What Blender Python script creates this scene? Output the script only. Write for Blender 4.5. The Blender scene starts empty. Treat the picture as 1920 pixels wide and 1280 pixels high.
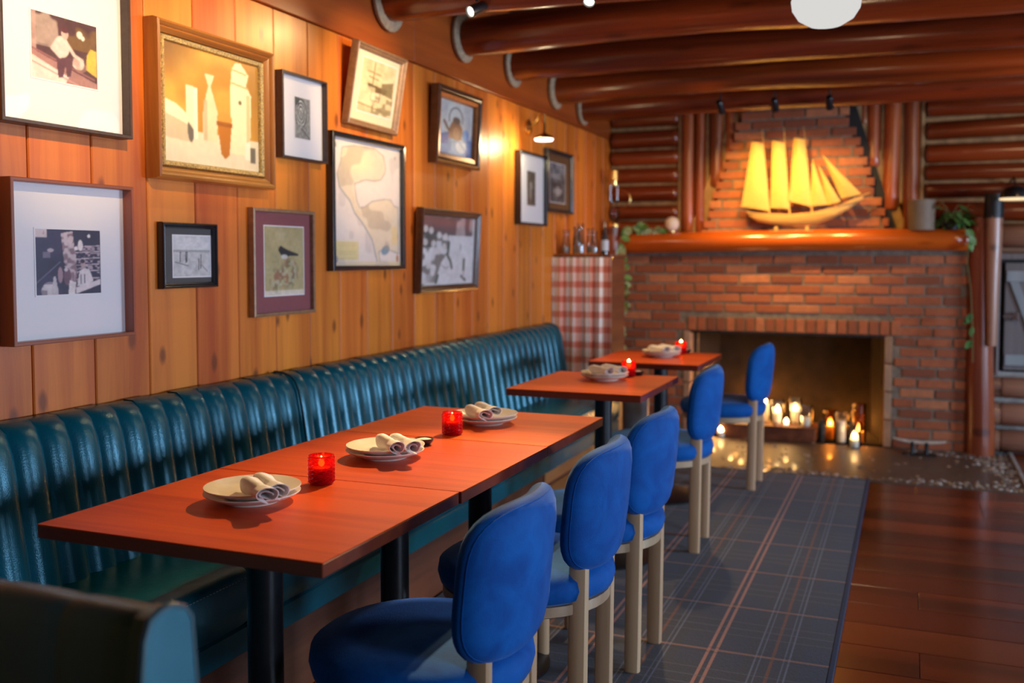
import bpy, math, random
import numpy as np
from mathutils import Vector, Matrix, Euler
random.seed(7)
rng = np.random.default_rng(3)
C = bpy.context.scene.collection
scene = bpy.context.scene
pi = math.pi
# ------------------------------------------------------------------ camera
F_PX = 1843.0
pitch = math.atan(94 / F_PX); yaw = math.atan(747 / math.hypot(F_PX, 94))
Fv = Vector((-math.sin(yaw) * math.cos(pitch), math.cos(yaw) * math.cos(pitch), -math.sin(pitch)))
Rv = Vector((math.cos(yaw), math.sin(yaw), 0)); Uv = Rv.cross(Fv)
cam = bpy.data.cameras.new('camera'); camo = bpy.data.objects.new('camera', cam); C.objects.link(camo)
camo.matrix_world = Matrix(((Rv.x, Uv.x, -Fv.x, 0), (Rv.y, Uv.y, -Fv.y, 0), (Rv.z, Uv.z, -Fv.z, 1.25), (0, 0, 0, 1)))
cam.lens = 36 * F_PX / 1920; cam.sensor_width = 36; cam.shift_y = -64 / 1920
cam.clip_start = 0.05
cam.dof.use_dof = True; cam.dof.focus_distance = 2.3; cam.dof.aperture_fstop = 2.6
scene.camera = camo
# ------------------------------------------------------------------ world, exposure, large lights
w = bpy.data.worlds.new('world'); scene.world = w; w.use_nodes = True
w.node_tree.nodes['Background'].inputs[0].default_value = (.55, .7, 1, 1)
w.node_tree.nodes['Background'].inputs[1].default_value = 0.08
vs = scene.view_settings
vs.view_transform = 'Standard'; vs.look = 'None'; vs.gamma = 1; vs.exposure = 0.32; vs.use_curve_mapping = False

def light(name, kind, loc, target=None, power=10, col=(1, .7, .4), size=.05, sizey=None, angle=60, blend=.8, parent=None):
    l = bpy.data.lights.new(name, kind); l.energy = power; l.color = col
    if kind == 'AREA':
        l.size = size
        if sizey: l.shape = 'RECTANGLE'; l.size_y = sizey
    else:
        l.shadow_soft_size = size
    if kind == 'SPOT':
        l.spot_size = math.radians(angle); l.spot_blend = blend
    o = bpy.data.objects.new(name, l); C.objects.link(o)
    o.location = loc
    if target is not None:
        d = Vector(target) - Vector(loc); o.rotation_euler = d.to_track_quat('-Z', 'Y').to_euler()
    if parent: o.parent = parent
    return o
WARM = (1, .66, .30); WARM2 = (1, .60, .27)
# daylight through the two windows of the right-hand wall
light('window_daylight', 'AREA', (3.62, .7, 1.25), (-2, 4.2, 1.0), 62, (.60, .76, 1), 1.1, .7)
light('window_daylight', 'AREA', (3.62, 4.6, 1.17), (-3, 3.2, .8), 105, (.56, .74, 1), 1.1, .62)

# ------------------------------------------------------------------ geometry builder
class G:
    def __init__(s): s.v = []; s.f = []; s.uv = None
    def add(s, vs_, fs):
        b = len(s.v); s.v += [tuple(map(float, p)) for p in vs_]; s.f += [tuple(b + i for i in f) for f in fs]; return s
    def box(s, x0, x1, y0, y1, z0, z1, b=0.0):
        if b <= 0:
            vs_ = [(x, y, z) for x in (x0, x1) for y in (y0, y1) for z in (z0, z1)]
            return s.add(vs_, [(0, 1, 3, 2), (4, 6, 7, 5), (0, 4, 5, 1), (2, 3, 7, 6), (0, 2, 6, 4), (1, 5, 7, 3)])
        b = min(b, (x1 - x0) * .45, (y1 - y0) * .45, (z1 - z0) * .45)
        vs_ = []; idx = {}
        X = (x0, x1); Y = (y0, y1); Z = (z0, z1)
        for i in (0, 1):
            for j in (0, 1):
                for k in (0, 1):
                    sx, sy, sz = (1, -1)[i], (1, -1)[j], (1, -1)[k]
                    idx[i, j, k, 0] = len(vs_); vs_.append((X[i], Y[j] + sy * b, Z[k] + sz * b))
                    idx[i, j, k, 1] = len(vs_); vs_.append((X[i] + sx * b, Y[j], Z[k] + sz * b))
                    idx[i, j, k, 2] = len(vs_); vs_.append((X[i] + sx * b, Y[j] + sy * b, Z[k]))
        fs = []
        cen = Vector(((x0 + x1) / 2, (y0 + y1) / 2, (z0 + z1) / 2))
        def q(*ids):
            p = [Vector(vs_[t]) for t in ids]
            n = (p[1] - p[0]).cross(p[2] - p[0]); m = sum(p, Vector()) / len(p)
            fs.append(tuple(ids) if n.dot(m - cen) > 0 else tuple(reversed(ids)))
        for i in (0, 1):
            q(idx[i, 0, 0, 0], idx[i, 1, 0, 0], idx[i, 1, 1, 0], idx[i, 0, 1, 0])
            q(idx[0, i, 0, 1], idx[1, i, 0, 1], idx[1, i, 1, 1], idx[0, i, 1, 1])
            q(idx[0, 0, i, 2], idx[1, 0, i, 2], idx[1, 1, i, 2], idx[0, 1, i, 2])
        for a in (0, 1):
            for c in (0, 1):
                q(idx[a, c, 0, 0], idx[a, c, 1, 0], idx[a, c, 1, 1], idx[a, c, 0, 1])
                q(idx[a, 0, c, 0], idx[a, 1, c, 0], idx[a, 1, c, 2], idx[a, 0, c, 2])
                q(idx[0, a, c, 1], idx[1, a, c, 1], idx[1, a, c, 2], idx[0, a, c, 2])
        for i in (0, 1):
            for j in (0, 1):
                for k in (0, 1): q(idx[i, j, k, 0], idx[i, j, k, 1], idx[i, j, k, 2])
        return s.add(vs_, fs)
    def grid(s, fn, nu, nv, cu=False, cv=False, flip=False):
        vs_ = [fn(i / (nu if cu else nu - 1), j / (nv if cv else nv - 1)) for i in range(nu) for j in range(nv)]
        fs = []
        for i in range(nu if cu else nu - 1):
            for j in range(nv if cv else nv - 1):
                a = i * nv + j; b = ((i + 1) % nu) * nv + j; c = ((i + 1) % nu) * nv + (j + 1) % nv; d = i * nv + (j + 1) % nv
                fs.append((a, d, c, b) if flip else (a, b, c, d))
        return s.add(vs_, fs)
    def lathe(s, prof, n=24, o=(0, 0, 0), axis='z'):
        vs_ = []; m = len(prof)
        for i in range(n):
            a = 2 * pi * i / n
            for r, h in prof:
                p = (r * math.cos(a), r * math.sin(a), h)
                if axis == 'x': p = (h, p[0], p[1])
                if axis == 'y': p = (p[1], h, p[0])
                vs_.append((o[0] + p[0], o[1] + p[1], o[2] + p[2]))
        fs = []
        for i in range(n):
            for j in range(m - 1):
                a = i * m + j; b = ((i + 1) % n) * m + j
                fs.append((a, b, b + 1, a + 1))
        if prof[0][0] > 1e-6: fs.append(tuple(i * m for i in reversed(range(n))))
        if prof[-1][0] > 1e-6: fs.append(tuple(i * m + m - 1 for i in range(n)))
        return s.add(vs_, fs)
    def tube(s, pts, r, n=8, caps=True):
        pts = [Vector(p) for p in pts]; m = len(pts)
        rs = r if isinstance(r, (list, tuple)) else [r] * m
        vs_ = []; ref = None
        for i, p in enumerate(pts):
            t = (pts[min(i + 1, m - 1)] - pts[max(i - 1, 0)]).normalized()
            if ref is None:
                ref = Vector((0, 0, 1)) if abs(t.z) < .9 else Vector((1, 0, 0))
            a = t.cross(ref).normalized(); b = a.cross(t).normalized(); ref = b
            for k in range(n):
                an = 2 * pi * k / n
                vs_.append(p + (a * math.cos(an) + b * math.sin(an)) * rs[i])
        fs = [(i * n + k, i * n + (k + 1) % n, (i + 1) * n + (k + 1) % n, (i + 1) * n + k) for i in range(m - 1) for k in range(n)]
        if caps: fs += [tuple(reversed(range(n))), tuple((m - 1) * n + k for k in range(n))]
        return s.add(vs_, fs)
    def prism(s, pts, a0, a1, plane='yz'):
        # polygon pts in plane, extruded along the remaining axis from a0 to a1
        n = len(pts)
        def P(p, a):
            return {'yz': (a, p[0], p[1]), 'xz': (p[0], a, p[1]), 'xy': (p[0], p[1], a)}[plane]
        vs_ = [P(p, a0) for p in pts] + [P(p, a1) for p in pts]
        fs = [tuple(range(n)), tuple(reversed(range(n, 2 * n)))] + [(i, n + i, n + (i + 1) % n, (i + 1) % n) for i in range(n)]
        return s.add(vs_, fs)
    def mesh(s, name, mat, smooth=True, ang=38, fixn=False):
        me = bpy.data.meshes.new(name); me.from_pydata(s.v, [], s.f)
        if fixn:
            import bmesh
            bm = bmesh.new(); bm.from_mesh(me); bmesh.ops.recalc_face_normals(bm, faces=bm.faces); bm.to_mesh(me); bm.free()
        if mat: me.materials.append(mat)
        if smooth:
            me.polygons.foreach_set('use_smooth', [True] * len(me.polygons))
            me.set_sharp_from_angle(angle=math.radians(ang))
        me.update(); return me
    def obj(s, name, mat, parent=None, loc=(0, 0, 0), rot=(0, 0, 0), smooth=True, ang=38, fixn=False):
        return mk(name, s.mesh(name, mat, smooth, ang, fixn), parent, loc, rot)

def mk(name, me, parent=None, loc=(0, 0, 0), rot=(0, 0, 0)):
    o = bpy.data.objects.new(name, me); C.objects.link(o); o.location = loc; o.rotation_euler = rot
    if parent: o.parent = parent
    return o
def tag(o, label=None, cat=None, group=None, kind=None):
    if label: o['label'] = label
    if cat: o['category'] = cat
    if group: o['group'] = group
    if kind: o['kind'] = kind
    return o
def thing(name, label, cat, loc=(0, 0, 0), rot=(0, 0, 0), group=None):
    o = bpy.data.objects.new(name, None); C.objects.link(o); o.location = loc; o.rotation_euler = rot
    o.empty_display_size = .05
    return tag(o, label, cat, group)
def struct(name, me=None, parent=None, loc=(0, 0, 0)):
    o = bpy.data.objects.new(name, me); C.objects.link(o); o.location = loc
    if parent: o.parent = parent
    else: o['kind'] = 'structure'
    return o
def kids(o): return [c for c in list(o.children)]
def dup(o, parent=None):
    c = o.copy(); C.objects.link(c)
    if parent: c.parent = parent
    for k in kids(o): dup(k, c)
    return c
# ------------------------------------------------------------------ materials
class NT:
    def __init__(s, name):
        s.m = bpy.data.materials.new(name); s.m.use_nodes = True; s.t = s.m.node_tree; s.n = s.t.nodes
        s.b = s.n['Principled BSDF']; s.out = s.n['Material Output']
    def new(s, ty, **k):
        n = s.n.new(ty)
        for a, v in k.items(): setattr(n, a, v)
        return n
    def link(s, a, b): s.t.links.new(a, b)
    def setin(s, sock, v):
        if isinstance(v, bpy.types.NodeSocket): s.link(v, sock)
        else: sock.default_value = v
    def math(s, op, a, b=None, c=None, clamp=False):
        n = s.new('ShaderNodeMath', operation=op, use_clamp=clamp)
        s.setin(n.inputs[0], a)
        if b is not None: s.setin(n.inputs[1], b)
        if c is not None: s.setin(n.inputs[2], c)
        return n.outputs[0]
    def mix(s, f, a, b, bt='MIX'):
        n = s.new('ShaderNodeMix', data_type='RGBA', blend_type=bt)
        s.setin(n.inputs[0], f)
        for i, v in ((6, a), (7, b)):
            if isinstance(v, tuple) and len(v) == 3: v = (*v, 1)
            s.setin(n.inputs[i], v)
        return n.outputs[2]
    def coords(s, out='Object'):
        return s.new('ShaderNodeTexCoord').outputs[out]
    def vec(s, v, scale=(1, 1, 1), rnd=0):
        n = s.new('ShaderNodeMapping'); s.link(v, n.inputs[0]); n.inputs['Scale'].default_value = scale
        if rnd:
            oi = s.new('ShaderNodeObjectInfo'); m = s.new('ShaderNodeVectorMath', operation='MULTIPLY')
            s.link(oi.outputs['Random'], m.inputs[0]); m.inputs[1].default_value = (rnd, rnd * 1.7, rnd * .6)
            s.link(m.outputs[0], n.inputs['Location'])
        return n.outputs[0]
    def noise(s, v, scale=5, detail=4, rough=.55, dist=0):
        n = s.new('ShaderNodeTexNoise'); s.link(v, n.inputs['Vector'])
        n.inputs['Scale'].default_value = scale; n.inputs['Detail'].default_value = detail; n.inputs['Roughness'].default_value = rough; n.inputs['Distortion'].default_value = dist
        return n.outputs[0]
    def ramp(s, f, stops):
        n = s.new('ShaderNodeValToRGB'); s.link(f, n.inputs[0]); e = n.color_ramp.elements
        while len(e) < len(stops): e.new(.5)
        for i, (p, c) in enumerate(stops): e[i].position = p; e[i].color = (*c, 1) if len(c) == 3 else c
        return n.outputs[0]
    def bump(s, h, st=.2, d=.01):
        n = s.new('ShaderNodeBump'); n.inputs['Strength'].default_value = st; n.inputs['Distance'].default_value = d
        s.link(h, n.inputs['Height']); s.link(n.outputs[0], s.b.inputs['Normal'])
    def rand(s): return s.new('ShaderNodeObjectInfo').outputs['Random']
    def col(s, c): s.setin(s.b.inputs['Base Color'], (*c, 1) if isinstance(c, tuple) and len(c) == 3 else c)

def plain(name, col, rough=.5, metal=0, coat=0, nscale=0, namt=.15, bump=0, sheen=0, spec=None, sss=0, emit=None, es=0):
    m = NT(name)
    if nscale:
        nz = m.noise(m.vec(m.coords(), (1, 1, 1), 7), nscale, 5)
        m.col(m.mix(m.ramp(nz, [(.3, (0, 0, 0)), (.7, (1, 1, 1))]), tuple(c * (1 - namt) for c in col), tuple(min(1, c * (1 + namt)) for c in col)))
        if bump: m.bump(nz, bump, .004)
    else: m.col(col)
    m.b.inputs['Roughness'].default_value = rough; m.b.inputs['Metallic'].default_value = metal
    m.b.inputs['Coat Weight'].default_value = coat; m.b.inputs['Coat Roughness'].default_value = .12
    if sheen: m.b.inputs['Sheen Weight'].default_value = sheen; m.b.inputs['Sheen Roughness'].default_value = .4
    if spec is not None: m.b.inputs['Specular IOR Level'].default_value = spec
    if emit: m.b.inputs['Emission Color'].default_value = (*emit, 1); m.b.inputs['Emission Strength'].default_value = es
    return m.m
def wood(name, light_, dark, axis='z', rough=.4, coat=.3, var=.35, knots=0, scale=1.0, bump=.08, rnd=20):
    m = NT(name)
    k = 1.0
    sc = {'x': (.8, 14, 14), 'y': (14, .8, 14), 'z': (14, 14, .8)}[axis]
    sc = tuple(a * scale for a in sc)
    v = m.vec(m.coords(), sc, rnd)
    g = m.noise(v, 1.0, 6, .62, .6)
    g2 = m.noise(m.vec(m.coords(), tuple(a * .22 for a in sc), rnd), 1.0, 3, .5, .4)
    f = m.math('ADD', m.math('MULTIPLY', g, .6), m.math('MULTIPLY', g2, .5))
    c = m.ramp(f, [(.42, dark), (.64, light_)])
    r = m.rand()
    br = m.math('ADD', m.math('MULTIPLY', r, var), 1 - var * .55)
    hs = m.new('ShaderNodeHueSaturation'); m.link(c, hs.inputs['Color']); m.link(br, hs.inputs['Value'])
    m.link(m.math('ADD', m.math('MULTIPLY', m.math('FRACT', m.math('MULTIPLY', r, 7.3)), .009), .4955), hs.inputs['Hue'])
    c = hs.outputs[0]
    if knots:
        ks = {'x': (1.1, 5, 5), 'y': (5, 1.1, 5), 'z': (5, 5, 2.6)}[axis]
        vo = m.new('ShaderNodeTexVoronoi'); vo.inputs['Scale'].default_value = 1
        kv = m.vec(m.coords(), ks, rnd * .7); sp = m.new('ShaderNodeSeparateXYZ'); m.link(kv, sp.inputs[0]); cbn = m.new('ShaderNodeCombineXYZ')
        m.link(sp.outputs[0 if axis == 'x' else 1], cbn.inputs[0]); m.link(sp.outputs[2], cbn.inputs[1]); m.link(cbn.outputs[0], vo.inputs['Vector']); vo.voronoi_dimensions = '2D'
        kk = m.ramp(m.math('ADD', vo.outputs['Distance'], m.math('MULTIPLY', m.math('SUBTRACT', g, .5), .12)), [(.03, (1, 1, 1)), (.085, (0, 0, 0))])
        c = m.mix(m.math('MULTIPLY', kk, knots), c, tuple(a * .35 for a in dark))
    m.col(c); m.b.inputs['Roughness'].default_value = rough; m.b.inputs['Coat Weight'].default_value = coat; m.b.inputs['Coat Roughness'].default_value = .28 if axis == 'z' else .16
    m.bump(g, bump, .003)
    return m.m
def thin_glass(name, tint=(1, 1, 1), refl=1.0, rough=.02):
    m = NT(name); m.n.remove(m.b)
    tr = m.new('ShaderNodeBsdfTransparent'); tr.inputs[0].default_value = (*tint, 1)
    gl = m.new('ShaderNodeBsdfGlossy'); gl.inputs['Roughness'].default_value = rough
    fr = m.new('ShaderNodeFresnel'); fr.inputs[0].default_value = 1.45
    mx = m.new('ShaderNodeMixShader'); m.link(m.math('MULTIPLY', fr.outputs[0], refl, clamp=True), mx.inputs[0])
    m.link(tr.outputs[0], mx.inputs[1]); m.link(gl.outputs[0], mx.inputs[2]); m.link(mx.outputs[0], m.out.inputs[0])
    return m.m
def glow(name, col, s):
    m = NT(name); m.n.remove(m.b); e = m.new('ShaderNodeEmission'); e.inputs[0].default_value = (*col, 1); e.inputs[1].default_value = s
    m.link(e.outputs[0], m.out.inputs[0]); return m.m
def attr_mat(name, rough=.45, coat=0):
    m = NT(name); a = m.new('ShaderNodeAttribute'); a.attribute_name = 'Col'; m.col(a.outputs['Color'])
    m.b.inputs['Roughness'].default_value = rough; m.b.inputs['Coat Weight'].default_value = coat
    return m.m

M = {}
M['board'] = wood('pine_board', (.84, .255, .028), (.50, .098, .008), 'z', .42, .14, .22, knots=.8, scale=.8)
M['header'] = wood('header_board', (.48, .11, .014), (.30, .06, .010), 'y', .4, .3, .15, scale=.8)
M['log'] = wood('stained_log', (.30, .050, .010), (.09, .015, .004), 'x', .26, .5, .35, knots=.4, scale=.7, bump=.15)
M['vlog'] = wood('stained_upright_log', (.42, .10, .022), (.16, .03, .008), 'z', .28, .5, .35, scale=.7, bump=.15)
M['postwood'] = wood('corner_post_wood', (.36, .09, .025), (.15, .03, .01), 'z', .32, .5, .2, knots=.7, scale=.6, bump=.15)
M['weathered'] = wood('weathered_post_wood', (.40, .20, .13), (.20, .075, .035), 'z', .35, .5, .2, knots=.7, scale=.6, bump=.15)
M['palelog'] = wood('pale_log', (.40, .20, .13), (.22, .10, .06), 'x', .4, .3, .3, knots=.6, scale=.6, bump=.15)
M['mantle'] = wood('mantle_log', (.60, .10, .010), (.26, .035, .006), 'x', .2, .8, .1, knots=.4, scale=.5, bump=.12)
M['chink'] = plain('chinking', (.34, .20, .09), .85, nscale=18, namt=.3, bump=.4)
M['greychink'] = plain('grey_chinking', (.34, .33, .31), .85, nscale=18, namt=.3, bump=.4)
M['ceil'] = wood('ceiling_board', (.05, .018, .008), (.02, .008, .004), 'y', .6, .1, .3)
M['floor'] = wood('floor_plank', (.19, .030, .007), (.045, .008, .003), 'x', .24, .45, .5, scale=.45, bump=.05)
M['table'] = wood('table_wood', (.70, .100, .003), (.44, .040, .002), 'x', .42, .08, .06, scale=1.1, bump=.02)
M['tedge'] = wood('table_edge_wood', (.24, .035, .010), (.13, .018, .006), 'x', .3, .4, .05, scale=1.0, bump=.02)
M['oak'] = wood('light_oak', (.66, .43, .25), (.48, .29, .15), 'z', .45, .1, .12, scale=.9, bump=.05)
M['oakx'] = wood('light_oak_band', (.55, .38, .23), (.40, .26, .15), 'x', .45, .1, .1, scale=.9, bump=.05)
M['darkwood'] = wood('dark_panel_wood', (.22, .07, .03), (.10, .03, .015), 'y', .45, .2, .2)
M['orangewood'] = wood('bench_end_wood', (.42, .17, .05), (.25, .08, .02), 'y', .45, .2, .2)
M['blackmetal'] = plain('black_metal', (.012, .012, .014), .38, .3, nscale=60, namt=.2)
M['blackpaint'] = plain('black_paint', (.01, .01, .012), .3, 0, .3)
M['brass'] = plain('brass', (.78, .52, .18), .22, 1, nscale=40, namt=.15)
M['silver'] = plain('polished_metal', (.7, .7, .72), .18, 1, nscale=40, namt=.1)
M['darkiron'] = plain('dark_iron', (.03, .03, .032), .5, .6, nscale=50, namt=.3, bump=.2)
M['mortar'] = plain('mortar', (.20, .155, .115), .9, nscale=30, namt=.3, bump=.5)
M['soot'] = plain('soot', (.014, .008, .005), .95, nscale=9, namt=.6, bump=.3)
M['white'] = plain('white_paper', (.86, .83, .84), .5, coat=.0)
M['cream'] = plain('cream_board', (.80, .70, .48), .6)
M['purple'] = plain('mauve_board', (.27, .075, .085), .6, nscale=80, namt=.05)
M['greymat'] = plain('grey_board', (.075, .072, .075), .6)
M['brownmat'] = plain('brown_board', (.16, .075, .03), .6)
M['plate'] = plain('glazed_ceramic', (.84, .79, .68), .28, 0, .4, nscale=90, namt=.03)
M['linen'] = plain('napkin_linen', (.90, .87, .84), .85, nscale=220, namt=.05, bump=.15, sheen=.3)
M['wax'] = plain('candle_wax', (.85, .80, .70), .5)
M['flame'] = glow('candle_flame', (1, .62, .22), 28)
M['lampglow'] = glow('lamp_glow', (1, .93, .80), 3.0)
M['globe'] = glow('globe_glow', (1, .98, .95), .56)
M['glass'] = thin_glass('clear_glass', (.96, .97, .97), 1.2)
M['pane'] = thin_glass('picture_glazing', (.99, .99, .99), .35, .03)
M['amber'] = thin_glass('amber_glass', (.95, .72, .40), 1.3)
M['leaf'] = plain('leaf_green', (.09, .21, .05), .4, nscale=12, namt=.4, spec=.5)
M['leafpale'] = plain('leaf_pale_green', (.34, .42, .22), .45, nscale=12, namt=.4)
M['stem'] = plain('plant_stem', (.18, .20, .07), .6)
M['grey'] = plain('grey_bin', (.17, .19, .24), .45, .1, nscale=20, namt=.08)
M['taupe'] = plain('taupe_pot', (.22, .16, .11), .6, nscale=25, namt=.1)
M['brownframe'] = wood('brown_frame_wood', (.34, .09, .04), (.24, .06, .025), 'y', .35, .3, .1)
M['darkframe'] = plain('dark_bronze_frame', (.075, .050, .045), .35, .3, nscale=60, namt=.15)
M['blackframe'] = plain('black_frame', (.014, .016, .02), .25, .0, .5)
M['honeyframe'] = wood('honey_frame_wood', (.52, .22, .05), (.30, .10, .02), 'y', .3, .5, .1, scale=1.5)
M['gilt'] = plain('gilt_beading', (.50, .36, .14), .42, .5, nscale=170, namt=.55, bump=.9)
M['tanframe'] = plain('tan_frame', (.34, .20, .11), .4, .2, nscale=50, namt=.2)
M['copperframe'] = plain('copper_frame', (.42, .17, .06), .3, .5, nscale=50, namt=.2)
M['walnutframe'] = plain('walnut_frame', (.10, .042, .022), .28, 0, .6, nscale=40, namt=.3)
M['speaker'] = plain('black_cap', (.006, .007, .010), .45)
M['sail'] = plain('sail_cloth', (.60, .38, .10), .6, nscale=60, namt=.08, bump=.1)
M['hull'] = wood('ship_hull_wood', (.70, .42, .13), (.50, .26, .07), 'x', .4, .3, .1, scale=2)
M['rope'] = plain('rope_caulk', (.38, .30, .20), .9, nscale=60, namt=.25, bump=.5)
M['salt'] = plain('salt_crystals', (.85, .82, .76), .8, nscale=300, namt=.25, bump=.6)
M['shutterwood'] = wood('grey_shutter_wood', (.22, .19, .19), (.13, .11, .11), 'z', .5, .2, .15)
M['batten'] = wood('pale_batten_wood', (.30, .33, .35), (.20, .23, .25), 'z', .5, .2, .1)
M['art'] = attr_mat('printed_picture', .38, .3)
M['pebble'] = attr_mat('pebble_stone', .35, .3)
M['doorgap'] = plain('dark_recess', (.01, .009, .009), .7)
M['table'].node_tree.nodes['Principled BSDF'].inputs['Specular IOR Level'].default_value = .3
# brick: colour varies per brick, with sooty and pale ones
def brickmat(name, cols):
    m = NT(name); r = m.rand()
    c = m.ramp(r, cols)
    nz = m.noise(m.vec(m.coords(), (1, 1, 1), 11), 22, 5, .6)
    c = m.mix(m.math('MULTIPLY', m.ramp(nz, [(.35, (0, 0, 0)), (.75, (1, 1, 1))]), .45), c, (.15, .055, .03))
    m.col(c); m.b.inputs['Roughness'].default_value = .75; m.bump(nz, .5, .004); return m.m
M['brick'] = brickmat('red_brick', [(0, (.22, .060, .026)), (.3, (.38, .10, .036)), (.7, (.46, .13, .048)), (1, (.56, .20, .085))])
M['firebrick'] = brickmat('tan_firebrick', [(0, (.36, .20, .11)), (1, (.46, .28, .17))])
# leather
def leather():
    m = NT('teal_leather')
    nz = m.noise(m.coords(), 260, 3, .6); n2 = m.noise(m.coords(), 7, 4)
    m.col(m.mix(n2, (.0, .066, .100), (.0, .122, .172)))
    m.b.inputs['Roughness'].default_value = .25; m.b.inputs['Specular IOR Level'].default_value = .95; m.b.inputs['Specular Tint'].default_value = (.38, .80, 1, 1)
    m.bump(m.math('ADD', nz, m.math('MULTIPLY', n2, 2.0)), .16, .004); return m.m
M['leather'] = leather()
M['piping'] = plain('leather_piping', (.004, .05, .065), .35, coat=.3)
def velvet(name, a, b):
    m = NT(name); n1 = m.noise(m.vec(m.coords(), (1, 1, 1), 5), 9, 4, .6, .8); n2 = m.noise(m.coords(), 300, 2)
    m.col(m.mix(m.ramp(n1, [(.35, (0, 0, 0)), (.7, (1, 1, 1))]), a, b))
    m.b.inputs['Roughness'].default_value = .75; m.b.inputs['Sheen Weight'].default_value = .4; m.b.inputs['Sheen Roughness'].default_value = .35
    m.b.inputs['Sheen Tint'].default_value = (.35, .55, 1, 1); m.b.inputs['Specular IOR Level'].default_value = .2
    m.bump(n2, .2, .002); return m.m
M['velvet'] = velvet('blue_velvet', (.001, .070, .32), (.002, .125, .48))
def redglass():
    m = NT('red_glass'); m.n.remove(m.b)
    tr = m.new('ShaderNodeBsdfTransparent'); tr.inputs[0].default_value = (.95, .16, .07, 1)
    p = m.new('ShaderNodeBsdfPrincipled'); p.inputs['Base Color'].default_value = (.45, .004, .01, 1); p.inputs['Roughness'].default_value = .08; p.inputs['Coat Weight'].default_value = .5
    tl = m.new('ShaderNodeBsdfTranslucent'); tl.inputs[0].default_value = (.9, .06, .02, 1)
    a = m.new('ShaderNodeMixShader'); a.inputs[0].default_value = .22; m.link(p.outputs[0], a.inputs[1]); m.link(tl.outputs[0], a.inputs[2])
    b = m.new('ShaderNodeMixShader'); b.inputs[0].default_value = .55; m.link(tr.outputs[0], b.inputs[1]); m.link(a.outputs[0], b.inputs[2])
    m.link(b.outputs[0], m.out.inputs[0]); return m.m
M['redglass'] = redglass()
def gingham():
    m = NT('gingham_cloth'); uv = m.coords('UV'); sp = m.new('ShaderNodeSeparateXYZ'); m.link(uv, sp.inputs[0])
    def st(s, p_): return m.math('GREATER_THAN', m.math('FRACT', m.math('MULTIPLY', s, 1 / p_)), .58)
    a, b = st(sp.outputs[0], .118), st(sp.outputs[1], .092)
    c = m.mix(a, (.84, .80, .82), (.72, .38, .33)); c = m.mix(b, c, m.mix(a, (.72, .38, .33), (.60, .15, .10)))
    m.col(c); m.b.inputs['Roughness'].default_value = .9; return m.m
M['gingham'] = gingham()
def plaid():
    m = NT('plaid_rug'); sp = m.new('ShaderNodeSeparateXYZ'); m.link(m.coords(), sp.inputs[0])
    X, Y = sp.outputs[0], sp.outputs[1]
    def per(c, off, p): # distance to nearest of the lines at off + k*p
        return m.math('PINGPONG', m.math('SUBTRACT', m.math('ADD', c, 50 * p), off), p / 2)
    def near(d, t, w_): return m.math('LESS_THAN', m.math('ABSOLUTE', m.math('SUBTRACT', d, t)), w_)
    d = per(X, -.557, .37); e = per(Y, 3.07, .418)
    nz = m.noise(m.vec(m.coords(), (30, 30, 30)), 5, 4)
    c = m.mix(nz, (.022, .026, .046), (.042, .048, .078))
    band = m.math('MULTIPLY', m.math('GREATER_THAN', d, .10), .45); c = m.mix(band, c, (.040, .034, .034))
    band = m.math('MULTIPLY', m.math('GREATER_THAN', e, .12), .45); c = m.mix(band, c, (.040, .036, .040))
    for dd, t, w_, cc, f in ((d, .012, .005, (.42, .19, .14), .8), (e, .0, .006, (.34, .16, .10), .65), (d, .185, .005, (.22, .07, .02), .6), (d, .135, .0028, (.16, .18, .26), .6), (d, .150, .0022, (.16, .18, .26), .5),
                          (e, .209, .004, (.10, .11, .15), .5), (e, .150, .0028, (.12, .13, .19), .4), (e, .02, .002, (.02, .02, .03), .8)):
        c = m.mix(m.math('MULTIPLY', near(dd, t, w_), f), c, cc)
    m.col(c); m.b.inputs['Roughness'].default_value = .92; m.b.inputs['Sheen Weight'].default_value = .1; m.bump(nz, .4, .003)
    return m.m
M['plaid'] = plaid()
M['rugedge'] = plain('rug_binding', (.03, .045, .09), .9, nscale=90, namt=.2)
def slabmat():
    m = NT('hearth_stone'); nz = m.noise(m.coords(), 3, 6, .6); n2 = m.noise(m.coords(), 35, 4)
    m.col(m.mix(nz, (.06, .038, .026), (.15, .10, .07))); m.b.inputs['Roughness'].default_value = .46
    m.b.inputs['Coat Weight'].default_value = .08
    m.bump(m.math('ADD', nz, m.math('MULTIPLY', n2, .2)), .3, .01); return m.m
M['slab'] = slabmat()

# ------------------------------------------------------------------ room shell
WX = -2.05
# floor
fl = struct('floor', G().box(WX, 3.7, -1.2, 7.6, -.08, -.022).mesh('floor', M['doorgap'], False))
rows = 0; y = -1.2
fw = .205
plank_cache = {}
def plank_mesh(L, W_, key):
    k = (round(L, 2), round(W_, 3), key)
    if k not in plank_cache:
        plank_cache[k] = G().box(-L / 2 + .001, L / 2 - .001, -W_ / 2 + .0012, W_ / 2 - .0012, -.021, 0, .0015).mesh('plank', M['floor'], False)
    return plank_cache[k]
y = -1.2
while y < 7.5:
    segs = []
    x0 = WX if y + fw <= 5.80 else .625
    off = random.choice([1.2, 1.5, 1.8, 2.1, 2.4]); x = x0; 
    while x < 3.6:
        L = min(off, 3.6 - x); off = random.choice([2.1, 2.4, 2.7, 3.0])
        if L > .15: mk('plank', plank_mesh(L, fw, 0), fl, (x + L / 2, y + fw / 2, 0))
        x += L
    y += fw
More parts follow.
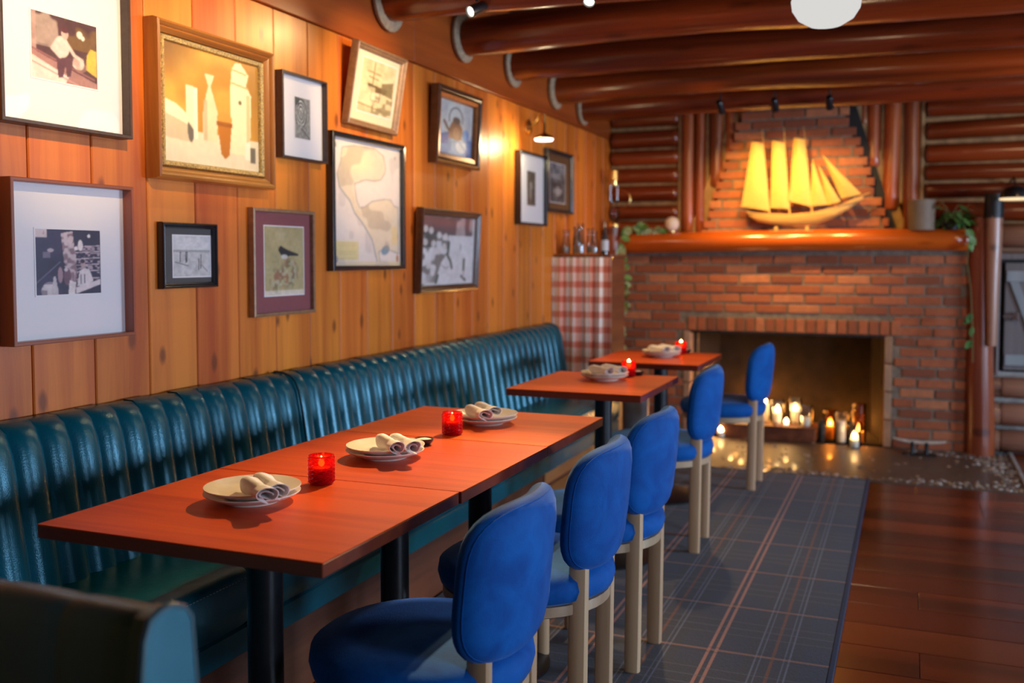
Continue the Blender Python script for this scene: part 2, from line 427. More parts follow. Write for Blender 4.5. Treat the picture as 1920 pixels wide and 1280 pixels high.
# left wall : vertical boards + header + trims
wl = struct('wall_left', G().box(WX - .12, WX - .021, -1.2, 7.3, -.08, 2.62).mesh('wall_left', M['doorgap'], False))
BW = .2068
bme = G().box(-.02, 0, -BW / 2 + .0018, BW / 2 - .0018, 0, 2.105, .003).mesh('board', M['board'], False)
y = 1.838 - BW * 14.5
k = 0
while y < 6.92:
    mk('board', bme, wl, (WX, y, 0)); y += BW
hb = G()
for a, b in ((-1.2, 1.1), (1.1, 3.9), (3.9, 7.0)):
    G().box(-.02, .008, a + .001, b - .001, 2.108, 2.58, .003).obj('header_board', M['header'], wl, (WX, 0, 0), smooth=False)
# back wall shell (behind logs), with a hole for the firebox
g = G()
g.box(WX - .12, -1.40, 7.02, 7.15, -.08, 2.62); g.box(-.165, 3.7, 7.02, 7.15, -.08, 2.62); g.box(-1.40, -.165, 7.02, 7.15, .76, 2.62)
wb = struct('wall_back', g.mesh('wall_back', M['chink'], False))
# right wall with window openings (outside the frame, lets the daylight in)
g = G()
g.box(3.6, 3.7, -1.2, -.1, -.08, 2.62); g.box(3.6, 3.7, 1.9, 3.0, -.08, 2.62); g.box(3.6, 3.7, 5.0, 7.15, -.08, 2.62)
for a, b in ((-.1, 1.9), (3.0, 5.0)):
    g.box(3.6, 3.7, a, b, -.08, .8); g.box(3.6, 3.7, a, b, 2.1, 2.62)
struct('wall_right', g.mesh('wall_right', M['darkwood'], False))
struct('wall_front', G().box(WX - .12, 3.7, -1.3, -1.2, -.08, 2.62).mesh('wall_front', M['darkwood'], False))
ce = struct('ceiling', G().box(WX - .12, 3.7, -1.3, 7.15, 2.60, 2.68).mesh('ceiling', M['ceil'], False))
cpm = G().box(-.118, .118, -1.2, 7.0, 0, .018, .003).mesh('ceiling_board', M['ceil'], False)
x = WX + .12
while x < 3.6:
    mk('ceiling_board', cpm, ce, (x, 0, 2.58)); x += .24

# round log, along x, wobbling radius
def log_geo(L, r, axis='x', n=14, wob=.05, seed=0, seg=14, taper=0, round_end=.0):
    rg = random.Random(seed); ph = [rg.uniform(0, 6.28) for _ in range(6)]
    def R(t, a):
        s = 1 + wob * (.6 * math.sin(4.1 * t * L + ph[0]) + .4 * math.sin(9.3 * t * L + ph[1] + a)) + .02 * math.sin(3 * a + ph[2])
        s *= 1 - taper * t
        return r * s
    g = G(); vs_ = []
    ts = [i / seg for i in range(seg + 1)]
    if round_end: ts = [0] + [round_end * .3 / L] + ts[1:-1] + [1 - round_end * .3 / L] + [1]
    m = len(ts)
    for i, t in enumerate(ts):
        cy = .12 * r * math.sin(2.3 * t * L + ph[3]); cz = .12 * r * math.sin(1.9 * t * L + ph[4])
        e = .72 if (round_end and i in (0, m - 1)) else 1
        for k in range(n):
            a = 2 * pi * k / n; q = R(t, a) * e
            p = (t * L, cy + q * math.cos(a), cz + q * math.sin(a))
            if axis == 'z': p = (p[1], p[2], p[0])
            if axis == 'y': p = (p[1], p[0], p[2])
            vs_.append(p)
    fs = [(i * n + k, i * n + (k + 1) % n, (i + 1) * n + (k + 1) % n, (i + 1) * n + k) for i in range(m - 1) for k in range(n)]
    if axis == 'y': fs = [tuple(reversed(f)) for f in fs]
    fs += [tuple(reversed(range(n))), tuple((m - 1) * n + k for k in range(n))]
    return g.add(vs_, fs)

# ceiling beams : logs across the room
beams = [(2.75, .095, 2.205), (3.62, .092, 2.215), (4.36, .090, 2.222), (5.01, .088, 2.205), (5.70, .088, 2.182), (6.24, .085, 2.150)]
for i, (yy, r, zb) in enumerate(beams):
    b = log_geo(5.6, r, 'x', 14, .05, 50 + i, 24).obj('ceiling_beam', M['log'], None, (WX + .012, yy + .02, zb + r), ang=60)
    tag(b, ['unseen'] and None, None)
    pos = {3.62: 'log ceiling beam nearest the camera, running to the pale ring above the leaning ship picture', 4.36: 'second log ceiling beam from the camera, above the kettle picture',
           5.01: 'third log ceiling beam, its pale wall ring above the far end of the picture wall', 5.70: 'fourth log ceiling beam, just in front of the beam with three track lights',
           6.24: 'thin last log beam in front of the chimney, carrying three small track lights'}.get(yy)
    tag(b, pos or 'log ceiling beam nearer the entrance, over the camera side of the room', 'beam', 'round log ceiling beams')
    if yy >= 3.6:
        rg_ = G().lathe([(r * 1.02, -.012), (r * 1.30, -.006), (r * 1.34, .008), (r * 1.05, .02)], 20, axis='x')
        rg_.obj('rope_ring', M['rope'], b, (.012, 0, 0))['label'] = 'pale rope ring where the beam meets the wall'

# ------------------------------------------------------------------ back wall logs and chinking
WY = 6.95
def hlogs(x0, x1, zs, mat, r_scale=.62, seed=0, chm=M['chink'], tilt=None, nm='log'):
    for i in range(len(zs) - 1):
        za, zb = zs[i], zs[i + 1]; r = (zb - za) * .5 * .86
        o = log_geo(x1 - x0 - .01, r, 'x', 12, .03, seed + i, 10, round_end=.06).obj(nm, mat, wb, (x0 + .005, WY + r * .45, (za + zb) / 2), (0, random.uniform(-.006, .006) if tilt is None else tilt, 0), ang=60)
    for z in zs:
        G().tube([(x0, 0, 0), ((x0 + x1) / 2, -.002, .004), (x1, 0, 0)], .022, 6).obj('chinking', chm, wb, (0, WY + .045, z))
hlogs(-2.04, -1.535, [1.30, 1.41, 1.523, 1.634, 1.768, 1.898, 2.025, 2.177, 2.30, 2.44, 2.58], M['log'], seed=100)
hlogs(.075, 3.55, [1.33, 1.47, 1.619, 1.732, 1.854, 2.0, 2.142, 2.29, 2.44, 2.58], M['log'], seed=130)
hlogs(.49, .56, [.0, .17, .34, .50], M['palelog'], seed=160, chm=M['greychink'])
hlogs(.54, 3.55, [.0, .17, .34, .50], M['palelog'], seed=160, chm=M['greychink'])
hlogs(1.35, 3.55, [.50, .67, .84, 1.0, 1.16, 1.27], M['palelog'], seed=170, chm=M['greychink'])
hlogs(.49, 3.55, [1.27, 1.33], M['palelog'], seed=180, chm=M['greychink'])
log_geo(3.0, .075, 'x', 14, .03, 188, 12, round_end=.05).obj('log', M['palelog'], wb, (.52, WY - .05, 1.375), ang=60)
for z0 in (-2.02,):
    pass
# lower left strip of back wall beside the fireplace
hlogs(-2.04, -1.93, [0, .16, .32, .48, .64, .80, .96, 1.12, 1.30], M['log'], seed=190)
# upright half logs either side of the chimney, cut off along its slope
ups = [(-1.475, 1.42, .046), (-1.385, 1.42, .036), (-1.275, 1.74, .046), (-1.180, 1.93, .032),
       (-.305, 2.12, .026), (-.238, 1.84, .042), (-.125, 1.56, .052), (-.008, 1.42, .052)]
for i, (xx, z0, r) in enumerate(ups):
    log_geo(2.58 - z0, r, 'z', 12, .04, 200 + i, 10, round_end=.05).obj('upright_log', M['vlog'], wb, (xx, WY + .01, z0), ang=60)
for xx in (-1.53, -1.335, -1.225, -.185, -.066, .060):
    z0 = 1.42 if xx < -1.4 or xx > -.05 else 1.6
    G().box(-.012, .012, -.0, .05, z0, 2.58, .004).obj('chinking', M['chink'], wb, (xx, WY + .0, 0), smooth=False)
G().prism([(-1.46, 1.42), (-1.34, 1.42), (-1.10, 2.25), (-1.16, 2.25)], WY - .012, WY + .05, 'xz').obj('slope_board', M['chink'], wb, smooth=False, fixn=True)
G().prism([(-.12, 1.42), (-.02, 1.42), (-.30, 2.25), (-.385, 2.25)], WY - .012, WY + .05, 'xz').obj('slope_board', M['chink'], wb, smooth=False, fixn=True)
G().prism([(-.17, 1.42), (-.085, 1.42), (-.35, 2.25), (-.46, 2.25)], WY - .030, WY + .05, 'xz').obj('gap_shade_strip', M['doorgap'], wb, smooth=False, fixn=True)  # near-black strip that paints the shade of the gap beside the chimney

# ------------------------------------------------------------------ brickwork
FY = 6.85; CH = .0667; BL = .213; J = .014
bcache = {}
def brick_mesh(L, H, D=.09, mat=None):
    k = (round(L, 2), round(H, 3), mat.name)
    if k not in bcache:
        bcache[k] = G().box(-L / 2, L / 2, 0, D, -H / 2, H / 2, .0035).mesh('brick', mat, False)
    return bcache[k]
def course(par, x0, x1, z, face, shift, mat=M['brick'], minl=.05):
    x = x0 - shift
    while x < x1 - .02:
        a, b = max(x, x0), min(x + BL, x1)
        if b - a > minl:
            L = round(b - a - J, 2)
            mk('brick', brick_mesh(L, CH - J, .09, mat), par, ((a + b) / 2, face + random.uniform(-.0045, .0035), z + CH / 2 + random.uniform(-.0015, .0015)), (random.uniform(-.01, .01), random.uniform(-.008, .008), random.uniform(-.008, .008)))
        x += BL
fp = thing('brick_fireplace', 'wide red brick fireplace with an open hearth full of lit candles', 'fireplace', (0, 0, 0))
OX0, OX1, OZ = -1.42, -.147, .735
FX0, FX1 = -1.935, .352
g = G(); g.box(FX0, OX0 - .052, FY + .008, 7.02, 0, 1.30); g.box(OX1 + .052, FX1, FY + .008, 7.02, 0, 1.30); g.box(OX0 - .052, OX1 + .052, FY + .008, 7.02, OZ, 1.30)
g.obj('mortar', M['mortar'], fp, smooth=False)
nr = 19
for i in range(nr):
    z = i * CH
    sh = (BL / 2 if i % 2 else 0) + random.uniform(-.02, .02)
    if z + CH <= OZ + .02:
        course(fp, FX0, OX0 - .052, z, FY, sh); course(fp, OX1 + .055, FX1, z, FY, sh + .07)
    elif z < OZ + .075:
        course(fp, FX0, OX0 - .03, z, FY, sh); course(fp, OX1 + .05, FX1, z, FY, sh + .07)
    else:
        course(fp, FX0, FX1, z, FY, sh)
# soldier course above the opening
x = OX0 - .02; 
sb = G().box(-.0275, .0275, 0, .09, -.046, .046, .0035).mesh('brick', M['brick'], False)
while x < OX1 + .05:
    mk('brick', sb, fp, (x + .03, FY - .004 + random.uniform(-.004, .003), OZ + .052), (0, random.uniform(-.02, .02), 0)); x += .0665
# tan jamb bricks
for sx in (OX0 - .026, OX1 + .026):
    for i in range(4):
        mk('jamb_brick', G().box(-.024, .024, 0, .16, -.088, .088, .004).mesh('jamb_brick', M['firebrick'], False), fp, (sx, FY - .003, .094 + i * .184))
# firebox
g = G()
ix0, ix1, iy = OX0 + .10, OX1 - .10, 7.45
g.add([(OX0, FY + .1, 0), (ix0, iy, 0), (ix0, iy, .95), (OX0, FY + .1, .95), (ix1, iy, 0), (ix1, iy, .95), (OX1, FY + .1, 0), (OX1, FY + .1, .95)],
      [(0, 1, 2, 3), (1, 4, 5, 2), (4, 6, 7, 5), (3, 2, 5, 7)])
g.box(OX0, OX1, FY + .1, iy, -.02, .002)
g.obj('firebox', M['soot'], fp, smooth=False)
G().box(OX0 - .02, OX1 + .02, FY + .0, FY + .10, OZ - .012, OZ + .004).obj('lintel', M['darkiron'], fp, smooth=False)
# chimney breast above the mantle
cb = thing('chimney_breast', 'tapering stepped brick chimney above the mantle, lit orange behind the ship', 'chimney', (0, 0, 0))
def cx0(z): return -1.352 + (z - 1.44) / .81 * .255
def cx1(z): return -.125 - (z - 1.44) / .81 * .285
CY = 6.885
g = G(); g.prism([(cx0(1.40) + .03, 1.38), (cx1(1.40) - .03, 1.38), (cx1(2.25) - .03, 2.25), (cx1(2.25) - .03, 2.58), (cx0(2.25) + .03, 2.58), (cx0(2.25) + .03, 2.25)], CY + .008, 7.02, 'xz')
g.obj('mortar', M['mortar'], cb, smooth=False, fixn=True)
z = 1.38; i = 0
while z < 2.56:
    zz = min(z, 2.25)
    course(cb, cx0(zz), cx1(zz), z, CY, (BL / 2 if i % 2 else 0) + random.uniform(-.02, .02)); z += CH; i += 1

# hearth slab, kerb and pebbles
he = thing('hearth', 'dark polished stone hearth with a border of set pebbles before the fireplace', 'hearth', (0, 0, 0))
G().box(-2.04, .60, 5.80, FY + .005, -.021, .001, .001).obj('slab', M['slab'], he, smooth=False)
G().box(.600, .622, 5.80, 6.93, -.02, .012, .003).obj('kerb', M['greychink'], he, smooth=False)
def pebbles(pts):
    g = G(); cols = []
    pal = [(.30, .24, .18), (.18, .13, .10), (.42, .36, .30), (.12, .09, .08), (.36, .22, .12), (.50, .46, .42), (.10, .08, .07), (.24, .17, .12)]
    for (x, y) in pts:
        r = random.uniform(.007, .017); a = random.uniform(0, pi); e = random.uniform(.6, 1)
        vs_ = []
        for k in range(6):
            t = a + k * pi / 3; vs_.append((x + r * math.cos(t), y + r * e * math.sin(t), .001))
        for k in range(6):
            t = a + k * pi / 3; vs_.append((x + .6 * r * math.cos(t), y + .6 * r * e * math.sin(t), .001 + r * .38))
        fs = [(k, (k + 1) % 6, 6 + (k + 1) % 6, 6 + k) for k in range(6)] + [(6, 7, 8, 9, 10, 11)]
        g.add(vs_, fs); c = random.choice(pal); cols += [(*c, 1)] * 12
    me = g.mesh('pebbles', M['pebble'], True, 70)
    ca = me.color_attributes.new('Col', 'FLOAT_COLOR', 'POINT'); ca.data.foreach_set('color', np.array(cols, dtype=np.float32).ravel())
    return me
pts = []
for _ in range(2600):
    x = random.uniform(-1.3, .595); y = random.uniform(5.81, 6.84)
    edge = (y - 5.80) < .12 * (1 + .3 * math.sin(x * 7)) or (.60 - x) < .17 * (1 + .4 * math.sin(y * 9)) or (x > .0 and y > 6.62 + .1 * math.sin(x * 8))
    if edge or random.random() < .04: pts.append((x, y))
mk('pebbles', pebbles(pts), he)['kind'] = 'stuff'

# mantle
mt = thing('mantle_log', 'thick glossy orange-brown round log mantle shelf across the brick fireplace', 'mantle', (FX0, 6.79, 1.357))
log_geo(2.275, .071, 'x', 20, .025, 400, 22, round_end=.04).obj('log', M['mantle'], mt, (0, 0, 0), ang=60)
G().box(.02, 2.25, .0, .10, .052, .064, .003).obj('shelf_top', M['mantle'], mt, smooth=False)

# corner posts
p = thing('corner_post', 'brown log post with a pale weathered upper limb and black cap, right of the fireplace', 'post', (.425, 6.84, 0))
log_geo(1.50, .082, 'z', 14, .05, 410, 12, taper=.12).obj('post', M['postwood'], p, ang=60)
log_geo(.80, .030, 'z', 14, .10, 415, 12, taper=-.62).obj('weathered_limb', M['weathered'], p, (.048, -.072, .70), ang=60)['label'] = 'pale knobbly weathered limb'
G().lathe([(.0, 0), (.056, 0), (.056, .150), (.0, .152)], 24).obj('cap', M['speaker'], p, (.048, -.072, 1.49))
p = thing('left_post', 'reddish round log post behind the vine, left of the brick fireplace', 'post', (-1.955, 6.74, 0)); p.name = 'corner_post'
log_geo(1.46, .056, 'z', 14, .05, 420, 14).obj('post', M['postwood'], p, ang=60)

# shutter door on the right wall
sd = struct('door_1', G().box(.485, 1.35, 7.0, 7.03, .50, 1.27).mesh('door_1', M['doorgap'], False))
G().box(.512, .53, 6.90, 7.01, .50, 1.27, .003).obj('door_jamb', M['shutterwood'], sd, smooth=False)
G().box(.50, 1.35, 6.90, 7.01, 1.235, 1.275, .003).obj('door_head', M['shutterwood'], sd, smooth=False)
for i in range(5):
    G().box(.560 + i * .15, .560 + i * .15 + .146, 6.945, 6.965, .535, 1.215, .003).obj('plank', M['shutterwood'], sd, smooth=False)
for z in (.60, 1.13):
    G().box(.565, 1.30, 6.925, 6.944, z - .035, z + .035, .003).obj('batten', M['batten'], sd, smooth=False)
G().prism([(.585, 1.095), (.635, 1.095), (.80, .635), (.75, .635)], 6.925, 6.944, 'xz').obj('brace', M['batten'], sd, smooth=False, fixn=True)
G().box(.555, .62, 6.915, 6.924, .865, .89, .002).box(.615, .64, 6.90, 6.924, .85, .905, .003).obj('latch', M['silver'], sd, smooth=False)

# ------------------------------------------------------------------ banquette
LW = M['leather']
SP = .0875
bn = thing('banquette_bench', 'long teal leather banquette with a channel-tufted back along the pine wall', 'bench', (0, 0, 0))
prof = [(-2.045, .800), (-2.044, .845), (-2.030, .853), (-1.998, .851), (-1.968, .841), (-1.949, .823), (-1.934, .79), (-1.922, .73), (-1.908, .64), (-1.892, .54), (-1.875, .44)]
def channel_mesh(w_):
    n = 23; g = G(); vs_ = []
    m = len(prof)
    for i in range(n):
        t = -1 + 2 * i / (n - 1)
        ins = .019 * abs(t) ** 2.5
        for j, (x, z) in enumerate(prof):
            a = prof[max(j - 1, 0)]; b = prof[min(j + 1, m - 1)]
            tx, tz = b[0] - a[0], b[1] - a[1]; L = math.hypot(tx, tz); nx, nz = -tz / L, tx / L
            if nx < 0 and j > 4: nx, nz = -nx, -nz
            if j <= 4 and nz < 0: nx, nz = -nx, -nz
            k = ins if j > 3 else 0
            fade = min(1, max(0, (j - 3.1) / 1.6))
            vs_.append((x - nx * k * fade, t * w_ / 2, z - nz * k * fade))
    fs = [(i * m + j, i * m + j + 1, (i + 1) * m + j + 1, (i + 1) * m + j) for i in range(n - 1) for j in range(m - 1)]
    g.add(vs_, fs)
    return g.mesh('backrest_channel', LW, True, 80, fixn=False)
cm = channel_mesh(SP)
y0 = 1.688 - SP * 8.5
y = y0
ys = []
while y < 5.56:
    if y > .93: ys.append(y)
    y += SP
for y in ys: mk('backrest_channel', cm, bn, (random.uniform(-.001, .001), y, random.uniform(-.0015, .0015)))
ye = ys[-1] + SP / 2
# section seam ridge
for ysm in (2.825,):
    G().tube([(a + .004, ysm, b + .003) for a, b in prof[1:]], .004, 6).obj('piping', M['piping'], bn)
G().prism(prof + [(-2.045, .44)], ye - .012, ye + .02, 'xz').obj('end_panel', LW, bn, fixn=True)
G().tube([(a, ye + .018, b) for a, b in prof[1:]], .006, 6).obj('piping', M['piping'], bn)
# core behind the channels
G().prism([(-2.048, .2), (-2.048, .80), (-1.995, .80), (-1.96, .6), (-1.93, .2)], .95, ye, 'xz').obj('back_core', M['piping'], bn, smooth=False, fixn=True)
# seat cushions with soft edges
def cushion(ya, yb, nm='seat_cushion'):
    sec = [(-1.93, .31), (-1.93, .452), (-1.86, .460), (-1.72, .464), (-1.62, .462), (-1.578, .456), (-1.562, .446), (-1.556, .43), (-1.555, .36), (-1.557, .318), (-1.565, .31)]
    n = 24; g = G(); m = len(sec)
    vs_ = []
    for i in range(n + 1):
        t = i / n; yy = ya + (yb - ya) * t; e = min(1, min(t, 1 - t) * (yb - ya) / .02); k = 1 - .012 * (1 - e)
        for (x, z) in sec:
            wv = .0015 * math.sin(yy * 17 + z * 40) + .001 * math.sin(yy * 41)
            vs_.append((-1.75 + (x + 1.75) * k + (wv if x > -1.6 else 0), yy, .385 + (z - .385) * (k - .02 * (1 - e)) + (wv if z > .44 else 0)))
    fs = [(i * m + j, i * m + (j + 1) % m, (i + 1) * m + (j + 1) % m, (i + 1) * m + j) for i in range(n) for j in range(m)] + [tuple(reversed(range(m))), tuple(n * m + j for j in range(m))]
    g.add(vs_, fs); return g.obj(nm, LW, bn, ang=60, fixn=True)
for a, b in ((.96, 2.05), (2.054, 3.60), (3.604, 5.52)):
    cushion(a, b)
    # stitching along the front edge
    st = G(); yy = a + .02
    while yy < min(b - .02, 3.2):
        st.box(-1.5555, -1.5530, yy, yy + .007, .4335, .4352); yy += .012
    o = st.obj('stitching', plain('teal_thread', (.10, .28, .34), .6), bn, smooth=False); o['kind'] = 'stuff'
G().box(-1.93, -1.562, .96, 5.52, .235, .308, .006).obj('seat_rail', LW, bn, smooth=False)
G().box(-2.045, -1.60, .96, 5.50, .0, .235, .004).obj('base', M['darkwood'], bn, smooth=False)
for z0 in (.07, .15, .235):
    G().box(-1.60, -1.590, 4.35, 5.50, z0 - .07, z0 - .004, .003).obj('base_board', M['orangewood'], bn, smooth=False)

# booth partition in the foreground
bo = thing('booth_partition', 'out-of-focus dark teal leather booth back in the bottom left corner', 'booth', (0, 0, 0))
bz = .835
sec = [(.865, .0), (.858, .45), (.862, .76), (.868, .808), (.878, .829), (.895, bz), (.915, bz), (.930, .825), (.940, .81), (.958, .60), (.985, .40), (.99, 0)]
def booth_piece(xa, xb, nm, ins=0):
    g = G(); n = 8; m = len(sec); vs_ = []
    for i in range(n + 1):
        t = i / n; xx = xa + (xb - xa) * t; e = ins * (1 - math.sqrt(max(0, 1 - (2 * t - 1) ** 2 * .97)))
        for (yy, z) in sec: vs_.append((xx, .92 + (yy - .92) * (1 - e * 3), z - e * .25 if z > .7 else z))
    fs = [(i * m + j, i * m + (j + 1) % m, (i + 1) * m + (j + 1) % m, (i + 1) * m + j) for i in range(n) for j in range(m)] + [tuple(reversed(range(m))), tuple(n * m + j for j in range(m))]
    return g.add(vs_, fs).obj(nm, LW, bo, ang=50, fixn=True)
x = -2.04
edges = [-2.04, -1.79, -1.55, -1.31, -1.07, -.94, -.825]
for a, b in zip(edges[:-1], edges[1:]): booth_piece(a, b, 'padded_panel', .010)
e2 = [(yy + (.004 if yy > .92 else -.004), z + (.003 if z > .8 else 0)) for yy, z in sec]
G().prism(e2, -.827, -.802, 'yz').obj('end_cap', LW, bo, fixn=True)
G().tube([(-.805, yy, z) for yy, z in e2[1:-1]], .0045, 6).obj('piping', M['piping'], bo)

# ------------------------------------------------------------------ tables
def table(x0, x1, y0, y1, label, py, px):
    t = thing('dining_table', label, 'table', (px, py, 0), group='red-brown restaurant tables')
    w2 = .745
    o = G().box(x0 - px, x1 - px, y0 - py, y1 - py, w2 - .002, w2, 0).obj('tabletop', M['table'], t, smooth=False)
    G().box(x0 - px, x1 - px, y0 - py, y1 - py, w2 - .027, w2 - .0021, .0015).obj('table_edge', M['tedge'], t, smooth=False)
    G().lathe([(0, 0), (.215, 0), (.215, .008), (.19, .016), (.05, .028), (.045, .05), (0, .05)], 32).obj('base_plate', M['blackmetal'], t, (0, 0, .009))
    G().lathe([(.036, .03), (.036, .70)], 24).obj('column', M['blackmetal'], t)
    G().box(-.16, .16, -.16, .16, .700, .716, .004).obj('mounting_plate', M['blackmetal'], t, smooth=False)
    return t
table(-1.525, -.892, 1.368, 1.899, 'red-brown table nearest the camera, with the first plate and red candle cup', 1.63, -1.2)
table(-1.527, -.888, 1.903, 2.448, 'second red-brown table, butted against the nearest, plate and dark salt bowl on it', 2.17, -1.2)
table(-1.522, -.890, 2.453, 2.965, 'third table, far end of the joined row, candle cup at its near edge', 2.705, -1.2)
table(-1.435, -.903, 3.485, 4.112, 'square table standing alone between the joined row and the fireplace table', 3.90, -1.17)
table(-1.445, -.908, 4.560, 5.168, 'farthest small table, just before the fireplace opening', 5.0, -1.19)

# ------------------------------------------------------------------ chairs
def make_chair(label):
    t = thing('dining_chair', label, 'chair', group='blue velvet dining chairs')
    # seat cushion (round, domed), wooden band
    pr = [(0, .392), (.212, .392), (.228, .402), (.234, .425), (.230, .448), (.211, .462), (.16, .468), (0, .471)]
    G().lathe(pr, 40).obj('seat', M['velvet'], t, (-.022, 0, 0), ang=60)
    G().lathe([(0, .362), (.214, .362), (.221, .366), (.221, .391), (0, .391)], 40).obj('seat_band', M['oakx'], t, (-.022, 0, 0), ang=40)
    # backrest
    Rb = .32; H = .155; Wd = .205; th = .034; zc = .622
    g = G(); nphi = 56; rings = [0, .3, .6, .8, .9, .95, .98, .995, 1.0]
    def outline(ph):
        c, s_ = math.cos(ph), math.sin(ph); n = 3.8
        k = (abs(c) ** n + abs(s_) ** n) ** (-1 / n)
        a, b = k * c, k * s_
        return a, b
    def pt(r, ph, side):
        a, b = outline(ph); s_ = a * r * Wd; h = b * r * H
        h -= 0
        th_ = th * max(0, 1 - r ** 7) ** .5 * side
        th_ += (.006 * (1 - r * r)) * side
        an = s_ / Rb; rad = Rb + th_
        return (.205 - (Rb - rad * math.cos(an)) + .05 * (h / H) * .3, rad * math.sin(an), zc + h)
    for side in (1, -1):
        vs_ = []; fs = []
        for r in rings:
            for k in range(nphi): vs_.append(pt(r, 2 * pi * k / nphi, side))
        for i in range(len(rings) - 1):
            for k in range(nphi):
                q = (i * nphi + k, (i + 1) * nphi + k, (i + 1) * nphi + (k + 1) % nphi, i * nphi + (k + 1) % nphi)
                fs.append(q if side > 0 else tuple(reversed(q)))
        g.add(vs_, fs)
    g.obj('backrest', M['velvet'], t, ang=180)
    # piping seam around the rear face
    pts_ = [pt(.955, 2 * pi * k / 64, 1) for k in range(65)]
    G().tube([(a - .0006, b, c) for a, b, c in pts_], .0014, 5, False).obj('piping', M['velvet'], t)
    for sy in (-1, 1):
        # flattened rear leg
        g = G(); n = 16; m = 8; vs_ = []
        for i in range(m + 1):
            z = .53 * i / m; k = 1 if z > .02 else .96
            for j in range(n):
                a = 2 * pi * j / n; c, s_ = math.cos(a), math.sin(a); e = (abs(c) ** 3.2 + abs(s_) ** 3.2) ** (-1 / 3.2)
                vs_.append((.158 + .024 * k * c * e + .012 * (z - .3), sy * .122 + .017 * k * s_ * e, z))
        fs = [(i * n + k, i * n + (k + 1) % n, (i + 1) * n + (k + 1) % n, (i + 1) * n + k) for i in range(m) for k in range(n)] + [tuple(reversed(range(n))), tuple(m * n + k for k in range(n))]
        g.add(vs_, fs).obj('leg', M['oak'], t)
        G().lathe([(0, 0), (.018, 0), (.021, .01), (.022, .36), (0, .362)], 18).obj('leg', M['oak'], t, (-.135, sy * .125, 0))
    return t
ch = [(-.902, 1.79, 'blue velvet chair nearest the camera, at the near corner of the first table'),
      (-.902, 2.385, 'second blue velvet chair from the camera, at the joint of the first tables'),
      (-.902, 2.945, 'third blue velvet chair, at the far end of the joined tables'),
      (-.98, 4.19, 'blue velvet chair at the lone square table, on the plaid rug'),
      (-.92, 5.42, 'farthest blue velvet chair, silhouetted before the candle-filled fireplace')]
proto = make_chair(ch[0][2])
for i, (cx_, cy_, lb) in enumerate(ch):
    o = proto if i == 0 else dup(proto)
    o.location = (cx_, cy_, .0095); o['label'] = lb; o.rotation_euler = (0, 0, (0, .02, -.03, .03, -.02)[i])

# rug
rg = thing('plaid_rug', 'long slate blue plaid rug with salmon stripes running beside the tables', 'rug', (0, 0, 0))
G().box(-1.585, -.205, -.6, 5.775, .0005, .009, .001).obj('rug_field', M['plaid'], rg, smooth=False)
G().box(-.205, -.188, -.6, 5.79, .0005, .010, .002).box(-1.585, -.205, 5.775, 5.79, .0005, .010, .002).obj('rug_binding', M['rugedge'], rg, smooth=False)

# ------------------------------------------------------------------ table ware
def at(u, v, z):
    d = Fv + Rv * ((u - 960) / F_PX) - Uv * ((v - 576) / F_PX); t = (z - 1.25) / d.z
    return Vector((0, 0, 1.25)) + d * t
def aty(u, v, y):
    d = Fv + Rv * ((u - 960) / F_PX) - Uv * ((v - 576) / F_PX); t = y / d.y
    return Vector((0, 0, 1.25)) + d * t
plate_prof = [(0, .004), (.048, .004), (.05, 0), (.056, 0), (.058, .004), (.080, .010), (.0965, .0185), (.099, .0205), (.0985, .022), (.096, .0215), (.078, .0135), (.058, .0085), (0, .0075)]
plm = G().lathe(plate_prof, 48).mesh('plate', M['plate'], True, 60)
def spiral_roll(L=.168, R=.0178, turns=1.75, seed=0):
    rg = random.Random(seed); n = 44; m = 22
    ph = -pi / 2 + (seed % 2) * .4 - 2 * pi * turns; sq = rg.uniform(0, 6)
    def sc(t):  # radius scale along the roll
        base = .30 + .95 * min(1, t / .28) ** .6 if t < .28 else 1.25 - .25 * min(1, (t - .28) / .42)
        pinch = .14 * math.exp(-((t - .72) / .04) ** 2)
        fl = .12 * max(0, (t - .78) / .22) ** 1.5
        return base - pinch + fl + .04 * math.sin(9 * t + ph)
    def P(i, j, off):
        a = i / (n - 1); t = j / (m - 1)
        ang = 2 * pi * turns * a + ph
        r = R * (.25 + .75 * a ** .65) * (1 - .25 * (1 - a) * math.sin(2 * ang + sq)) + off
        r *= sc(t) * (1 + .07 * math.sin(3 * ang + 5 * t))
        x = L * (t - .5); y = r * math.cos(ang) * (1.1 + .1 * math.sin(2 * ang)); z = r * math.sin(ang) * (.72 + .2 * a)
        # slanted hem at both ends
        x += .007 * math.cos(ang - ph) * (t - .5) * 2
        return (x, y, z + R * .95)
    g = G(); vs_ = []
    for off in (0, -.0014):
        for i in range(n):
            for j in range(m): vs_.append(P(i, j, off))
    fs = []
    N = n * m
    for i in range(n - 1):
        for j in range(m - 1):
            a = i * m + j; fs.append((a, a + 1, a + m + 1, a + m)); b = N + a; fs.append((b, b + m, b + m + 1, b + 1))
    for i in range(n - 1):
        for j in (0, m - 1):
            a = i * m + j; q = (a, a + m, N + a + m, N + a); fs.append(q if j == 0 else tuple(reversed(q)))
    for j in range(m - 1):
        for i in (0, n - 1):
            a = i * m + j; fs.append((a, a + 1, N + a + 1, N + a))
    return g.add(vs_, fs)
rolls = [spiral_roll(seed=s).mesh('napkin', M['linen'], True, 60, fixn=False) for s in range(4)]
names = ['nearest table', 'second table', 'third table', 'lone square table', 'farthest table']
plates = [((473, 928), .745), ((722, 848), .745), ((909, 786), .745), ((1133, 706), .745), ((1240, 664), .745)]
